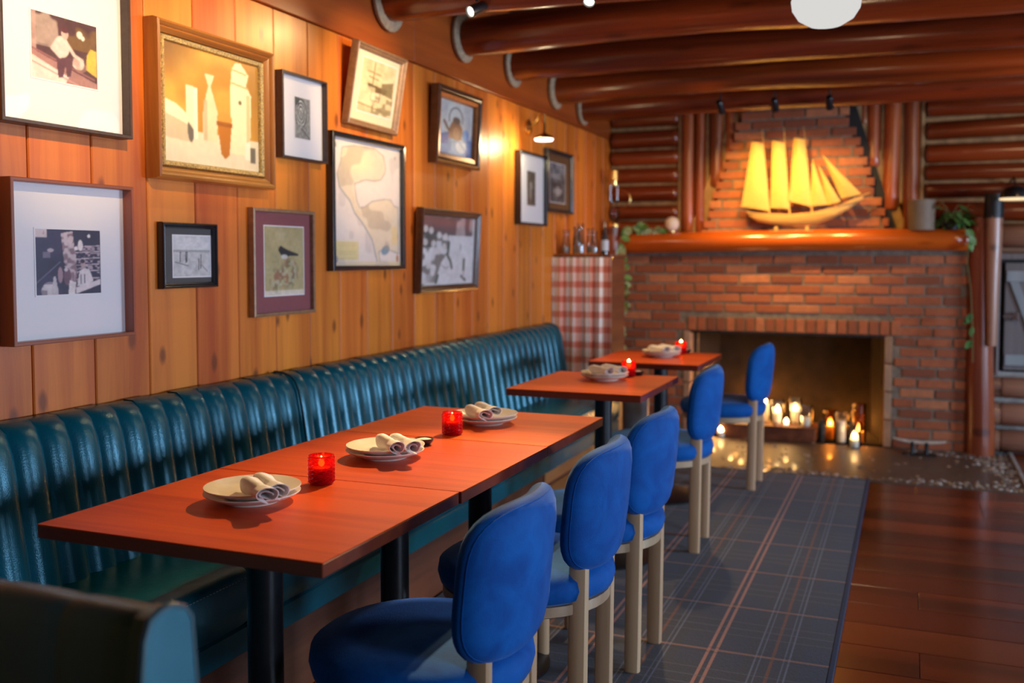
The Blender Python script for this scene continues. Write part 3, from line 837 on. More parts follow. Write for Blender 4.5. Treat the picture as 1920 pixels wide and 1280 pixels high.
naps = [(((437, 900), (500, 945)), ((480, 893), (528, 927))), (((700, 816), (758, 850)), ((742, 820), (795, 846))), (((868, 768), (906, 784)), ((893, 760), (930, 775))),
        (((1098, 695), (1150, 699)), ((1120, 689), (1172, 695))), (((1213, 653), (1255, 658)), ((1232, 650), (1275, 655)))]
for i, ((u, v), z) in enumerate(plates):
    c = at(u, v, .757)
    for k in range(2):
        o = mk('plate', plm, None, (c.x + .002 * k, c.y - .001 * k, .7455 + k * .0118))
        tag(o, ('lower' if k == 0 else 'upper') + ' round white plate of the stacked pair on the ' + names[i], 'plate', 'stacked white plates')
    for k, (a, b) in enumerate(naps[i]):
        A, B = at(*a, .785), at(*b, .785)
        d = (B - A); an = math.atan2(d.y, d.x) if i < 3 else -.72
        mid = (A + B) / 2
        if i >= 3: mid = Vector((c.x + (-.012, .025)[k], c.y + (-.03, .03)[k], .785))
        mid.x = max(min(mid.x, c.x + .055), c.x - .055); mid.y = max(min(mid.y, c.y + .05), c.y - .05)
        o = mk('napkin', rolls[(i + 2 * k) % 4], None, (mid.x, mid.y, .7722), (0, -.02, an))
        tag(o, 'rolled white napkin, the ' + ('left' if k == 0 else 'right') + ' one on the plates of the ' + names[i], 'napkin', 'rolled white napkins')
# votives : faceted red glass
def votive_mesh():
    n = 20; rows_ = 6; R = .0275; H = .064; g = G(); vs_ = []
    prof_ = [(.0, .003), (.024, .003), (R, .004)]
    for j in range(rows_ * 2 + 1):
        z = .004 + (H - .008) * j / (rows_ * 2)
        for k in range(n):
            bump_ = .0026 if (j + k) % 2 == 0 else -.0006
            a = 2 * pi * k / n; vs_.append(((R + bump_) * math.cos(a), (R + bump_) * math.sin(a), z))
    m = rows_ * 2 + 1
    fs = []
    for j in range(m - 1):
        for k in range(n):
            a, b, c, d = j * n + k, j * n + (k + 1) % n, (j + 1) * n + (k + 1) % n, (j + 1) * n + k
            if (j + k) % 2 == 0: fs += [(a, b, c), (a, c, d)]
            else: fs += [(a, b, d), (b, c, d)]
    g.add(vs_, fs)
    g.lathe([(R, H - .004), (R + .001, H), (R - .003, H), (R - .003, .007), (0, .007)], n)
    g.lathe([(0, .0), (R - .002, .0), (R, .004)], n)
    return g.mesh('votive_holder', M['redglass'], False)
vm = votive_mesh()
tl_ = G().lathe([(0, 0), (.019, 0), (.019, .028), (.017, .0265), (0, .026)], 20).mesh('tealight', M['wax'])
def flame_mesh(s=1.0, q=None):
    q = q or s ** .45
    return G().lathe([(0, 0), (.0035 * s, .003 * q), (.0048 * s, .008 * q), (.0035 * s, .015 * q), (.001 * s, .022 * q), (0, .024 * q)], 10).mesh('flame', M['flame'])
fm = flame_mesh()
vot = [(603, 906, 'on the nearest table'), (848, 814, 'at the near edge of the third table'), (1158, 697, 'behind the plate on the lone square table'), (1262, 654, 'behind the plate on the farthest table')]
for i, (u, v, s_) in enumerate(vot):
    c = at(u, v, .745)
    if i == 2: c = Vector((-1.10, 4.04, .745))
    if i == 3: c = Vector((-1.105, 5.09, .745))
    o = mk('votive_holder', vm, None, (c.x, c.y, .7455)); tag(o, 'faceted red glass candle cup ' + s_, 'candle holder', 'red glass candle cups')
    t = mk('tealight', tl_, None, (c.x, c.y, .7535)); tag(t, 'small lit tealight inside the red cup ' + s_, 'candle', 'tealights')
    G().lathe([(.0007, .025), (.0007, .031)], 5).obj('wick', M['blackpaint'], t)
    mk('flame', fm, t, (0, 0, .029)).scale = (1.5, 1.5, 1.05) if i < 2 else (2.4, 2.4, 1.5)
    light('tealight_light', 'POINT', (0, 0, .042), None, .05, (1, .50, .16), .006, parent=t)
# salt bowls
for (u, v, s_) in ((795, 829, 'behind the plate of the second table'), (1196, 700, 'beside the plate on the lone square table'), (1287, 659, 'beside the plate on the farthest table')):
    c = at(u, v, .752)
    t = thing('salt_bowl', 'small dark round bowl of white salt ' + s_, 'bowl', (c.x, c.y, .7455), group='small salt bowls')
    G().lathe([(0, 0), (.017, 0), (.026, .012), (.0265, .018), (.0235, .018), (.018, .008), (0, .006)], 24).obj('bowl', M['blackpaint'], t)
    G().lathe([(.0225, .0145), (.012, .0175), (0, .0185)], 20).obj('salt', M['salt'], t)['kind'] = 'stuff'

# ------------------------------------------------------------------ pictures
def value_noise(n, m, cells, seed):
    r = np.random.default_rng(seed); gx, gy = cells
    gsm = r.random((gy + 2, gx + 2)); X = np.linspace(0, gx, n, endpoint=False); Y = np.linspace(0, gy, m, endpoint=False)
    xi = X.astype(int); yi = Y.astype(int); fx = X - xi; fy = Y - yi
    fx = fx * fx * (3 - 2 * fx); fy = fy * fy * (3 - 2 * fy)
    a = gsm[np.ix_(yi, xi)]; b = gsm[np.ix_(yi, xi + 1)]; c = gsm[np.ix_(yi + 1, xi)]; d = gsm[np.ix_(yi + 1, xi + 1)]
    return (a * (1 - fx) + b * fx) * (1 - fy)[:, None] + (c * (1 - fx) + d * fx) * fy[:, None]
class Art:
    def __init__(s, n, m, bg):
        s.n, s.m = n, m; s.U, s.V = np.meshgrid(np.linspace(0, 1, n), np.linspace(0, 1, m)); s.a = np.zeros((m, n, 3)) + np.array(bg); s.asp = m / n
    def put(s, mask, col, al=1.0):
        k = (np.clip(mask, 0, 1) * al)[..., None]; s.a = s.a * (1 - k) + np.array(col) * k; return s
    def ell(s, cx, cy, rx, ry, rot=0, soft=.08):
        x, y = s.U - cx, s.V - cy; c, q = math.cos(rot), math.sin(rot); xr, yr = x * c + y * q, -x * q + y * c
        d = np.sqrt((xr / rx) ** 2 + (yr / ry) ** 2); return np.clip((1 - d) / soft, 0, 1)
    def rect(s, x0, x1, y0, y1): return ((s.U >= x0) & (s.U <= x1) & (s.V >= y0) & (s.V <= y1)).astype(float)
    def poly(s, pts):
        ins = np.zeros_like(s.U, bool); n = len(pts)
        for i in range(n):
            x1, y1 = pts[i]; x2, y2 = pts[(i + 1) % n]
            if y1 == y2: continue
            cr = ((s.V >= min(y1, y2)) & (s.V < max(y1, y2))); xi = x1 + (s.V - y1) * (x2 - x1) / (y2 - y1)
            ins ^= cr & (s.U < xi)
        return ins.astype(float)
    def line(s, pts, w_):
        d = np.full_like(s.U, 9.)
        for (x1, y1), (x2, y2) in zip(pts[:-1], pts[1:]):
            dx, dy = x2 - x1, y2 - y1; t = np.clip(((s.U - x1) * dx + (s.V - y1) * dy) / (dx * dx + dy * dy + 1e-9), 0, 1)
            d = np.minimum(d, np.hypot(s.U - x1 - t * dx, s.V - y1 - t * dy))
        return np.clip((w_ - d) / (w_ * .5), 0, 1)
    def noise(s, cells, seed, lo=.4, hi=.6): return np.clip((value_noise(s.n, s.m, cells, seed) - lo) / (hi - lo), 0, 1)
    def sh(s, mask, amt): s.a *= (1 - mask * amt)[..., None]; return s
# V runs upward
def art_boy():
    A = Art(110, 96, (.10, .045, .05))
    A.put(A.noise((9, 8), 1) * A.rect(0, .45, .5, 1), (.55, .42, .36), .7)
    A.put(A.rect(0, .07, .3, 1), (.55, .36, .32), .8)
    A.put(A.noise((7, 6), 2) * A.rect(.5, 1, .55, 1), (.22, .12, .04), .8)
    A.put(A.ell(.73, .80, .05, .06), (.9, .82, .7)); A.put(A.ell(.78, .76, .03, .04), (.9, .82, .7))
    A.put(A.poly([(0, .42), (1, .08), (1, 0), (0, 0)]), (.42, .22, .20)); A.put(A.poly([(0, .34), (.55, .10), (.5, 0), (0, 0)]), (.85, .68, .62))
    A.put(A.line([(0, .44), (.95, .14)], .02), (.30, .12, .12)); A.put(A.line([(0, .24), (.7, .0)], .015), (.55, .32, .30))
    A.put(A.poly([(.82, .28), (1, .18), (1, .6), (.9, .62), (.84, .5)]), (.75, .52, .08))
    A.put(A.ell(.70, .34, .10, .10), (.85, .70, .62)); A.put(A.noise((16, 14), 5) * A.ell(.72, .33, .13, .13), (.40, .22, .2), .6)
    A.put(A.poly([(.36, .42), (.62, .40), (.58, .12), (.52, .1), (.50, .28), (.46, .08), (.39, .06), (.37, .25)]), (.13, .05, .07))
    A.put(A.ell(.45, .55, .12, .17), (.82, .66, .60)); A.put(A.line([(.38, .62), (.31, .50), (.42, .40)], .04), (.84, .66, .6)); A.put(A.line([(.54, .6), (.64, .46), (.76, .40)], .035), (.84, .66, .6))
    A.put(A.ell(.50, .76, .055, .09), (.70, .46, .40)); A.put(A.ell(.50, .82, .06, .05), (.12, .04, .05))
    return A
def art_still():
    A = Art(150, 130, (.62, .34, .07))
    A.put(A.noise((5, 5), 3, .3, .7), (.75, .50, .12), .7); A.put(A.ell(.0, 1.0, .4, .4, 0, .8), (.22, .12, .06), .8); A.put(A.ell(.95, .8, .25, .5, 0, .8), (.40, .20, .05), .7)
    A.put(A.rect(0, 1, 0, .30), (.88, .80, .60)); A.put(A.noise((20, 3), 8, .4, .8) * A.rect(0, 1, 0, .30), (.80, .70, .50), .4)
    A.put(A.poly([(.0, .22), (.28, .20), (.28, .40), (.12, .50), (0, .53)]), (.70, .60, .42)); A.put(A.poly([(0, .42), (.28, .33), (.28, .40), (.12, .50), (0, .53)]), (.92, .85, .62))
    A.put(A.ell(.265, .31, .035, .11), (.22, .20, .17))
    A.put(A.poly([(.215, .40), (.30, .30), (.33, .24), (.335, .62), (.29, .67), (.215, .67)]), (.92, .84, .60)); A.put(A.rect(.295, .335, .24, .66), (.98, .92, .72))
    A.put(A.poly([(.39, .24), (.53, .24), (.545, .48), (.50, .62), (.47, .70), (.51, .80), (.41, .80), (.445, .70), (.42, .62), (.385, .46)]), (.86, .78, .52)); A.put(A.rect(.39, .435, .24, .58), (.60, .50, .33), .7)
    A.put(A.poly([(.68, .16), (.90, .16), (.92, .70), (.86, .78), (.89, .88), (.84, .93), (.80, .97), (.74, .96), (.70, .90), (.69, .80), (.68, .72)]), (.95, .88, .60)); A.put(A.rect(.86, .90, .18, .70), (.66, .56, .30), .7); A.put(A.ell(.79, .62, .02, .02), (.2, .2, .12))
    A.put(A.line([(.70, .78), (.88, .76)], .01), (.62, .48, .22)); A.put(A.line([(.70, .90), (.86, .88)], .01), (.62, .48, .22))
    A.put(A.poly([(.535, .42), (.695, .42), (.665, .14), (.62, .10), (.575, .14)]), (.58, .25, .04)); A.put(A.ell(.615, .45, .085, .055), (.78, .42, .10)); A.put(A.rect(.53, .70, .385, .42), (.38, .14, .02), .8)
    A.put(A.poly([(.84, .12), (.84, .27), (.90, .29), (.91, .12)]), (.96, .92, .74)); A.put(A.rect(.905, .965, .10, .24), (.24, .22, .17))
    return A
def art_swirl():
    A = Art(60, 90, (.35, .36, .34))
    for k in range(6): A.put(A.line([(.5 + .36 * math.cos(t) * (1 - k * .15) - .1, .62 + .34 * math.sin(t) * (1 - k * .13)) for t in np.linspace(-1.2, 4.2, 18)], .03), (.04, .05, .05) if k % 2 == 0 else (.75, .76, .72))
    for k in range(6): A.put(A.line([(.05 + k * .08, .40 - k * .03), (.7 + k * .05, .02)], .025), (.06, .07, .07) if k % 2 else (.6, .62, .58))
    A.put(A.noise((12, 18), 4, .45, .55), (.1, .1, .1), .4); A.put(A.rect(0, .3, .8, 1), (.06, .07, .07), .8)
    return A
def art_ship():
    A = Art(80, 90, (.78, .66, .40))
    A.put(A.noise((6, 6), 7, .3, .8), (.60, .46, .24), .5)
    A.put(A.line([(.36, .95), (.36, .55)], .02), (.25, .18, .08)); A.put(A.line([(.18, .78), (.56, .76)], .02), (.35, .25, .12)); A.put(A.line([(.24, .68), (.5, .66)], .02), (.35, .25, .12))
    A.put(A.poly([(.2, .56), (.80, .52), (.76, .42), (.26, .44)]), (.16, .11, .05)); A.put(A.poly([(.62, .62), (.95, .70), (.98, .38), (.62, .42)]), (.22, .17, .08), .9)
    A.put(A.rect(.35, .6, .25, .42), (.85, .74, .50)); A.put(A.line([(.35, .25), (.35, .42), (.6, .42), (.6, .25), (.35, .25)], .015), (.3, .2, .1))
    A.put(A.noise((12, 10), 9) * A.rect(.4, 1, .0, .35), (.20, .15, .07), .7); A.put(A.line([(.02, .14), (.9, .08)], .015), (.3, .22, .1)); A.put(A.rect(0, .45, .16, .5), (.88, .78, .5), .5)
    return A
def art_map():
    A = Art(150, 160, (.86, .76, .70))
    land = [(.07, .72), (.10, .62), (.18, .56), (.24, .52), (.31, .42), (.40, .36), (.48, .29), (.56, .21), (.60, .10), (.64, .02), (.67, .04), (.66, .12), (.76, .14), (.83, .13), (.97, .10), (.97, .50), (.90, .51), (.85, .56), (.76, .56), (.68, .55), (.56, .53), (.45, .48), (.38, .47), (.34, .52), (.32, .60), (.31, .66), (.36, .67), (.46, .70), (.60, .70), (.70, .72), (.76, .78), (.77, .82), (.74, .92), (.60, .97), (.30, .96), (.14, .93), (.12, .82)]
    m_ = A.poly(land); A.put(m_, (.84, .71, .55)); A.put(A.noise((24, 24), 12, .5, .7) * m_, (.76, .62, .46), .4)
    A.put(A.ell(.35, .85, .30, .14, 0, .6), (.88, .82, .52), .7)
    A.put(A.line(land + land[:1], .006), (.26, .27, .30), .8)
    A.put(A.line([(.07, .72), (.10, .62), (.18, .56), (.24, .52), (.31, .42), (.40, .36), (.48, .29), (.56, .21), (.60, .10), (.64, .02)], .011), (.28, .34, .40), .6)
    A.put(A.ell(.76, .13, .07, .04, .3), (.24, .34, .42)); A.put(A.noise((9, 12), 15, .62, .68) * m_, (.45, .36, .28), .5)
    A.put(A.rect(.02, .36, .045, .20), (.84, .70, .36))
    for k in range(8): A.put(A.rect(.07, .32, .06 + k * .017, .064 + k * .017), (.60, .46, .25), .6)
    A.put(A.rect(0, 1, 0, .035), (.85, .68, .46)); A.put(A.rect(.86, .95, .18, .33), (.84, .66, .36))
    A.put(A.ell(.035, .055, .04, .03), (.10, .13, .25)); A.put(A.ell(.035, .055, .022, .018), (.7, .65, .6)); A.put(A.ell(.95, .06, .02, .035), (.6, .25, .12))
    A.put(A.ell(.055, .94, .012, .02), (.2, .2, .2)); A.put(A.ell(.92, .92, .012, .015), (.35, .35, .35)); A.put(A.noise((8, 8), 19, .66, .7) * (1 - m_), (.5, .45, .45), .35)
    return A
def art_kettle():
    A = Art(90, 90, (.52, .56, .58))
    A.put(A.noise((6, 6), 21, .3, .7), (.62, .68, .66), .7); A.put(A.rect(0, 1, 0, .34), (.06, .20, .48)); A.put(A.noise((9, 7), 22) * A.rect(0, 1, 0, .42), (.20, .42, .66), .7)
    A.put(A.poly([(0, .34), (.3, .42), (.3, .2), (0, .15)]), (.03, .08, .35)); A.put(A.ell(.80, .42, .10, .12), (.05, .25, .60))
    A.put(A.line([(.5 + .2 * math.cos(t), .68 + .22 * math.sin(t)) for t in np.linspace(-.2, 3.4, 14)], .02), (.16, .14, .16))
    A.put(A.poly([(.30, .30), (.68, .28), (.72, .50), (.60, .66), (.42, .66), (.30, .48)]), (.26, .075, .04)); A.put(A.ell(.52, .66, .12, .07), (.10, .06, .06)); A.put(A.ell(.52, .42, .10, .12), (.45, .16, .09), .8)
    A.put(A.line([(.30, .44), (.16, .60)], .04), (.18, .07, .06)); A.put(A.ell(.68, .18, .17, .13), (.50, .62, .72)); A.put(A.line([(.2, .22), (.9, .30)], .01), (.10, .2, .4))
    A.put(A.line([(.6, .28), (.86, .08)], .015), (.12, .22, .42))
    return A
def art_bar():
    A = Art(110, 110, (.035, .03, .07))
    A.put(A.noise((5, 5), 31) * A.rect(0, .38, 0, 1), (.06, .05, .12), .6)
    A.put(A.rect(0, .17, .88, 1), (.72, .60, .60)); A.put(A.noise((14, 10), 32) * A.rect(0.01, .13, .92, .99), (.3, .2, .25), .9)
    for k, y in enumerate((.75, .66, .56, .46, .36, .24)):
        A.put(A.poly([(.60, y - .02), (1, y), (1, y + .015), (.60, y - .005)]), (.62, .50, .55)); A.put(A.noise((26, 30), 40 + k) * A.rect(.62, 1, y - .075, y - .015), (.55, .42, .48), .8)
    A.put(A.poly([(.38, .95), (.56, .98), (.60, .62), (.62, .35), (.60, 0), (.50, 0), (.52, .3), (.42, .5)]), (.30, .19, .22)); A.put(A.noise((20, 22), 33) * A.poly([(.38, .95), (.56, .98), (.62, .5), (.55, 0), (.50, 0), (.42, .5)]), (.80, .66, .68), .7)
    A.put(A.ell(.68, .76, .04, .09), (.92, .84, .82)); A.put(A.ell(.61, .71, .03, .03), (.9, .82, .8)); A.put(A.ell(.82, .91, .025, .03), (.9, .85, .85)); A.put(A.ell(.53, .85, .04, .06), (.75, .6, .6))
    A.put(A.ell(.22, .68, .05, .03), (.55, .44, .46)); A.put(A.rect(.11, .22, .56, .66), (.22, .18, .26))
    A.put(A.line([(0, .18), (.36, .50)], .012), (.16, .14, .24))
    A.put(A.ell(.36, .30, .04, .13), (.42, .26, .30)); A.put(A.ell(.47, .27, .06, .14), (.20, .10, .14)); A.put(A.ell(.45, .38, .03, .03), (.7, .6, .62))
    A.put(A.ell(.20, .06, .13, .14), (.72, .64, .64)); A.put(A.noise((22, 22), 35, .5, .55) * A.ell(.20, .06, .13, .14), (.2, .15, .2), .8); A.put(A.poly([(.26, .28), (.29, .28), (.33, .0), (.22, .0)]), (.62, .55, .56))
    A.put(A.poly([(.50, .22), (.60, .18), (.58, 0), (.48, 0)]), (.85, .76, .74))
    A.put(A.poly([(.60, .0), (1, .14), (1, .22), (.72, .14), (.60, .10)]), (.80, .70, .70)); A.put(A.poly([(.62, .12), (.66, .36), (.74, .40), (.82, .38), (.88, .20), (.72, .12)]), (.82, .74, .74))
    A.put(A.ell(.715, .46, .035, .06), (.55, .40, .40)); A.put(A.ell(.71, .51, .04, .035), (.04, .03, .06)); A.put(A.line([(.68, .30), (.68, .16)], .012), (.2, .15, .2)); A.put(A.line([(.74, .30), (.74, .17)], .012), (.15, .1, .15))
    return A
def art_beach():
    A = Art(80, 90, (.66, .66, .66))
    A.put(A.rect(0, 1, .62, 1), (.74, .74, .75)); A.put(A.noise((5, 4), 51) * A.rect(0, 1, .62, 1), (.60, .60, .62), .5); A.put(A.rect(0, 1, .60, .66), (.42, .42, .42)); A.put(A.noise((12, 12), 52) * A.rect(0, 1, 0, .60), (.52, .52, .52), .6)
    for x, y, h in ((.18, .36, .2), (.33, .34, .22), (.36, .36, .2), (.68, .16, .24), (.74, .2, .3)):
        A.put(A.line([(x, y), (x + .01, y + h)], .016), (.06, .07, .07)); A.put(A.ell(x + .01, y + h + .03, .018, .02), (.06, .06, .06))
    A.put(A.line([(.04, .36), (.4, .26)], .012), (.08, .08, .08)); A.put(A.line([(.74, .30), (.92, .12)], .015), (.25, .25, .25)); A.put(A.line([(.62, .28), (.60, .12)], .01), (.3, .3, .3))
    return A
def art_bird():
    A = Art(84, 110, (.50, .42, .21))
    A.put(A.noise((4, 5), 61, .3, .7), (.56, .47, .24), .6); A.put(A.rect(0, 1, 0, .07), (.80, .72, .58)); A.put(A.ell(.42, .88, .18, .12, 0, .8), (.66, .56, .36), .4)
    m_ = np.clip(A.ell(.30, .22, .20, .20, 0, .4) + A.ell(.62, .32, .28, .26, .5, .4), 0, 1)
    A.put(A.noise((14, 16), 62) * m_, (.20, .19, .09), .85); A.put(A.noise((16, 18), 63, .5, .6) * m_, (.40, .18, .10), .8); A.put(A.noise((18, 20), 66, .55, .62) * m_, (.60, .56, .38), .7)
    A.put(A.poly([(.34, .66), (.40, .72), (.47, .70), (.60, .66), (.88, .60), (.86, .575), (.66, .575), (.52, .55), (.42, .58)]), (.03, .035, .04)); A.put(A.ell(.42, .685, .05, .035), (.03, .035, .04))
    A.put(A.ell(.50, .56, .09, .035), (.72, .68, .60)); A.put(A.line([(.36, .70), (.34, .68)], .01), (.3, .2, .1)); A.put(A.line([(.5, .53), (.5, .46)], .008), (.5, .2, .12))
    return A
def art_crowd():
    A = Art(110, 100, (.72, .72, .74))
    A.put(A.rect(0, 1, .72, 1), (.14, .12, .13)); A.put(A.noise((12, 7), 71) * A.rect(.35, 1, .72, 1), (.55, .50, .50), .7); A.put(A.rect(.96, 1, .7, 1), (.65, .65, .65))
    m_ = A.poly([(0, 0), (.26, 0), (.30, .2), (.36, .35), (.50, .5), (.48, .72), (0, .85)])
    A.put(A.noise((10, 12), 72, .42, .52) * m_, (.13, .14, .13), .85); A.put(A.rect(0, .25, .55, .78) * A.noise((6, 6), 73, .3, .5), (.10, .11, .11), .9)
    for x, y in ((.05, .8), (.15, .78), (.05, .62), (.2, .6), (.3, .72), (.42, .70), (.12, .30), (.05, .10), (.3, .5), (.4, .56), (.2, .2)): A.put(A.ell(x, y, .045, .05), (.74, .70, .68), .9)
    for p_ in ([(.49, .62), (.47, .44), (.53, .36), (.56, .26)], [(.80, .38), (.80, .22)], [(.76, .14), (.84, .08)], [(.30, .16), (.27, .06)]): A.put(A.line(p_, .028), (.04, .10, .08))
    A.put(A.rect(.78, .82, .12, .22), (.55, .45, .48)); A.put(A.ell(.72, .56, .02, .06), (.45, .47, .5)); A.put(A.line([(.36, .3), (.44, .26), (.5, .28)], .012), (.4, .36, .38))
    return A
def art_portrait():
    A = Art(30, 60, (.10, .085, .06)); A.put(A.noise((8, 14), 81), (.2, .18, .14), .7); A.put(A.ell(.5, .40, .2, .24), (.40, .38, .32)); A.put(A.ell(.45, .62, .12, .08), (.5, .46, .4)); A.put(A.rect(.55, .8, .08, .5), (.03, .03, .03), .8); return A
def art_street():
    A = Art(60, 60, (.16, .17, .18)); A.put(A.rect(0, 1, .6, 1), (.30, .31, .33)); A.put(A.noise((9, 9), 91), (.05, .05, .06), .7); A.put(A.ell(.5, .3, .35, .18, 0, .6), (.48, .46, .45), .8); A.put(A.noise((12, 10), 92, .5, .6) * A.rect(0, 1, .1, .5), (.06, .05, .05), .8); return A

def print_mesh(A, w_, h):
    for _ in range(2):
        p_ = np.pad(A.a, ((1, 1), (1, 1), (0, 0)), mode='edge')
        A.a = (p_[1:-1, 1:-1] * 4 + (p_[:-2, 1:-1] + p_[2:, 1:-1] + p_[1:-1, :-2] + p_[1:-1, 2:]) * 1.0) / 8
    ns = .05 if A.n > 120 else .16
    A.a = A.a * (1 + ns * (value_noise(A.n, A.m, (A.n // 4, A.m // 4), 5) - .5) + ns * (value_noise(A.n, A.m, (9, 9), 6) - .5))[..., None]
    if A.m == 130: A.a = A.a ** 1.25
    n, m = A.n, A.m; x = np.linspace(-w_ / 2, w_ / 2, n); z = np.linspace(-h / 2, h / 2, m)
    X, Z = np.meshgrid(x, z); vs_ = np.stack([np.zeros_like(X), X, Z], -1).reshape(-1, 3)
    i = np.arange(m - 1)[:, None] * n + np.arange(n - 1)[None, :]; i = i.ravel()
    fs = np.stack([i, i + 1, i + n + 1, i + n], -1)
    me = bpy.data.meshes.new('print'); me.from_pydata(vs_.tolist(), [], fs.tolist()); me.materials.append(M['art'])
    ca = me.color_attributes.new('Col', 'FLOAT_COLOR', 'POINT')
    col = np.concatenate([np.clip(A.a, 0, 1).reshape(-1, 3), np.ones((n * m, 1))], 1).astype(np.float32)
    ca.data.foreach_set('color', col.ravel()); me.update(); return me
def rail(L, prof_, name, mat, par, loc, rot):
    # mitred rail: outer length L along y, profile (inward distance, height out of wall)
    vs_ = []; m = len(prof_)
    for s_ in (-1, 1):
        for (d, h) in prof_: vs_.append((h, s_ * (L / 2 - d), d))
    fs = [(j, j + 1, m + j + 1, m + j) for j in range(m - 1)] + [tuple(range(m)), tuple(reversed(range(m, 2 * m))), (0, m, 2 * m - 1, m - 1)]
    return G().add(vs_, fs).obj(name, mat, par, loc, rot, fixn=True, ang=30)
def frame(label, y0, y1, z0, z1, D, rw, fmat, matcol, pr, art, lean=0, roll=0, prof_=None, inner=None, glass=True, group='framed pictures on the pine wall'):
    yc, zc = (y0 + y1) / 2, (z0 + z1) / 2; W_, H_ = y1 - y0, z1 - z0
    off = .001 + abs(math.sin(lean)) * H_ / 2
    t = thing('picture_frame', label, 'picture', (WX + off + .0015, yc, zc), (roll, lean, 0), group)
    if prof_ is None: prof_ = [(0, 0), (0, D), (rw * .15, D + .001), (rw * .85, D + .001), (rw, D - .001), (rw, D * .25), (rw, 0)]
    for (L, loc, rx) in ((W_, (0, 0, -H_ / 2), 0), (H_, (0, W_ / 2, 0), pi / 2), (W_, (0, 0, H_ / 2), pi), (H_, (0, -W_ / 2, 0), -pi / 2)):
        rail(L, prof_, 'frame_rail', fmat, t, loc, (rx, 0, 0))
    inn = prof_[-1][0]
    if inner:
        im, iw, ih = inner
        ip = [(inn - .001, ih * .5), (inn + iw * .3, ih), (inn + iw * .8, ih * .9), (inn + iw, ih * .5), (inn + iw, .004), (inn - .001, .004)]
        for (L, loc, rx) in ((W_, (0, 0, -H_ / 2), 0), (H_, (0, W_ / 2, 0), pi / 2), (W_, (0, 0, H_ / 2), pi), (H_, (0, -W_ / 2, 0), -pi / 2)):
            rail(L, ip, 'frame_liner', im, t, loc, (rx, 0, 0))
        inn += iw
    md = max(.004, D * .35)
    px0, px1, pz0, pz1 = pr
    if matcol:
        a, b = W_ / 2 - inn * .8, H_ / 2 - inn * .8
        G().box(0, md, -a, a, -b, b).obj('mat_board', matcol, t, smooth=False)
        # bevelled window edge
        bx = G(); e = .004
        X0, X1, Z0, Z1 = px0 - yc, px1 - yc, pz0 - zc, pz1 - zc
        for q in ((X0 - e, X1 + e, Z0 - e, Z0), (X0 - e, X1 + e, Z1, Z1 + e), (X0 - e, X0, Z0, Z1), (X1, X1 + e, Z0, Z1)): bx.box(md, md + .0014, *q)
        bx.obj('mat_bevel', M['white'], t, smooth=False)
    else: G().box(0, md, -W_ / 2 + inn * .8, W_ / 2 - inn * .8, -H_ / 2 + inn * .8, H_ / 2 - inn * .8).obj('backing', M['darkframe'], t, smooth=False)
    mk('print', print_mesh(art, px1 - px0, pz1 - pz0), t, (md + .0006, (px0 + px1) / 2 - yc, (pz0 + pz1) / 2 - zc))
    if glass:
        a, b = W_ / 2 - inn, H_ / 2 - inn; gx = max(md + .004, D * .6)
        G().add([(gx, -a, -b), (gx, a, -b), (gx, a, b), (gx, -a, b)], [(0, 1, 2, 3)]).obj('glass_pane', M['pane'], t, smooth=False)
    return t
moul = lambda D, rw: [(0, 0), (0, D * .7), (rw * .12, D * .95), (rw * .3, D), (rw * .45, D * .9), (rw * .55, D * .72), (rw * .68, D * .78), (rw * .8, D * .7), (rw, D * .5), (rw, 0)]
frame('large white-matted sepia photo of a sitting figure, thin dark frame, top left corner', 1.728, 2.152, 1.576, 2.05, .042, .010, M['darkframe'], M['white'], (1.841, 2.053, 1.699, 1.864), art_boy())
frame('still life painting of pale bottles and a clay cup in an ornate honey wood frame', 2.245, 2.810, 1.478, 1.938, .050, .036, M['honeyframe'], None, (2.300, 2.752, 1.525, 1.888), art_still(), prof_=moul(.05, .036), inner=(M['gilt'], .022, .030), glass=False)
frame('narrow grey-framed picture with a small black-and-white swirl print in a white mat', 2.875, 3.158, 1.596, 1.897, .030, .0085, M['darkframe'], M['white'], (2.974, 3.070, 1.675, 1.820), art_swirl())
frame('leaning tan-framed sepia picture of a sailing ship, just under the header board', 3.300, 3.700, 1.765, 2.085, .030, .030, M['tanframe'], M['cream'], (3.378, 3.650, 1.828, 2.035), art_ship(), lean=.16, roll=-.015, prof_=moul(.032, .026))
frame('large black-framed coastal map, the tallest picture in the middle of the wall', 3.193, 3.768, 1.197, 1.727, .028, .020, M['blackframe'], None, (3.212, 3.750, 1.215, 1.708), art_map(), group=None)
frame('painting of a brown kettle on blue in a dark frame with a copper liner', 4.040, 4.530, 1.682, 2.040, .040, .022, M['walnutframe'], None, (4.098, 4.470, 1.738, 1.985), art_kettle(), lean=.05, inner=(M['copperframe'], .034, .034), glass=False)
frame('large white-matted photo of a cluttered bar interior in a red-brown box frame', 1.742, 2.146, 1.033, 1.444, .046, .010, M['brownframe'], M['white'], (1.837, 2.049, 1.154, 1.321), art_bar())
frame('small black-framed beach photo with a grey mat, below the still life', 2.286, 2.532, 1.156, 1.354, .024, .017, M['blackframe'], M['greymat'], (2.342, 2.508, 1.192, 1.314), art_beach(), prof_=moul(.024, .017))
frame('print of a black bird on pebbles in a mauve mat and thin tan frame', 2.714, 3.080, 1.048, 1.416, .022, .012, M['tanframe'], M['purple'], (2.790, 3.022, 1.118, 1.356), art_bird())
frame('black-and-white crowd photo in a walnut frame, right of the map', 3.885, 4.525, 1.088, 1.473, .036, .038, M['walnutframe'], None, (3.930, 4.490, 1.112, 1.446), art_crowd(), lean=.05, prof_=moul(.036, .034))
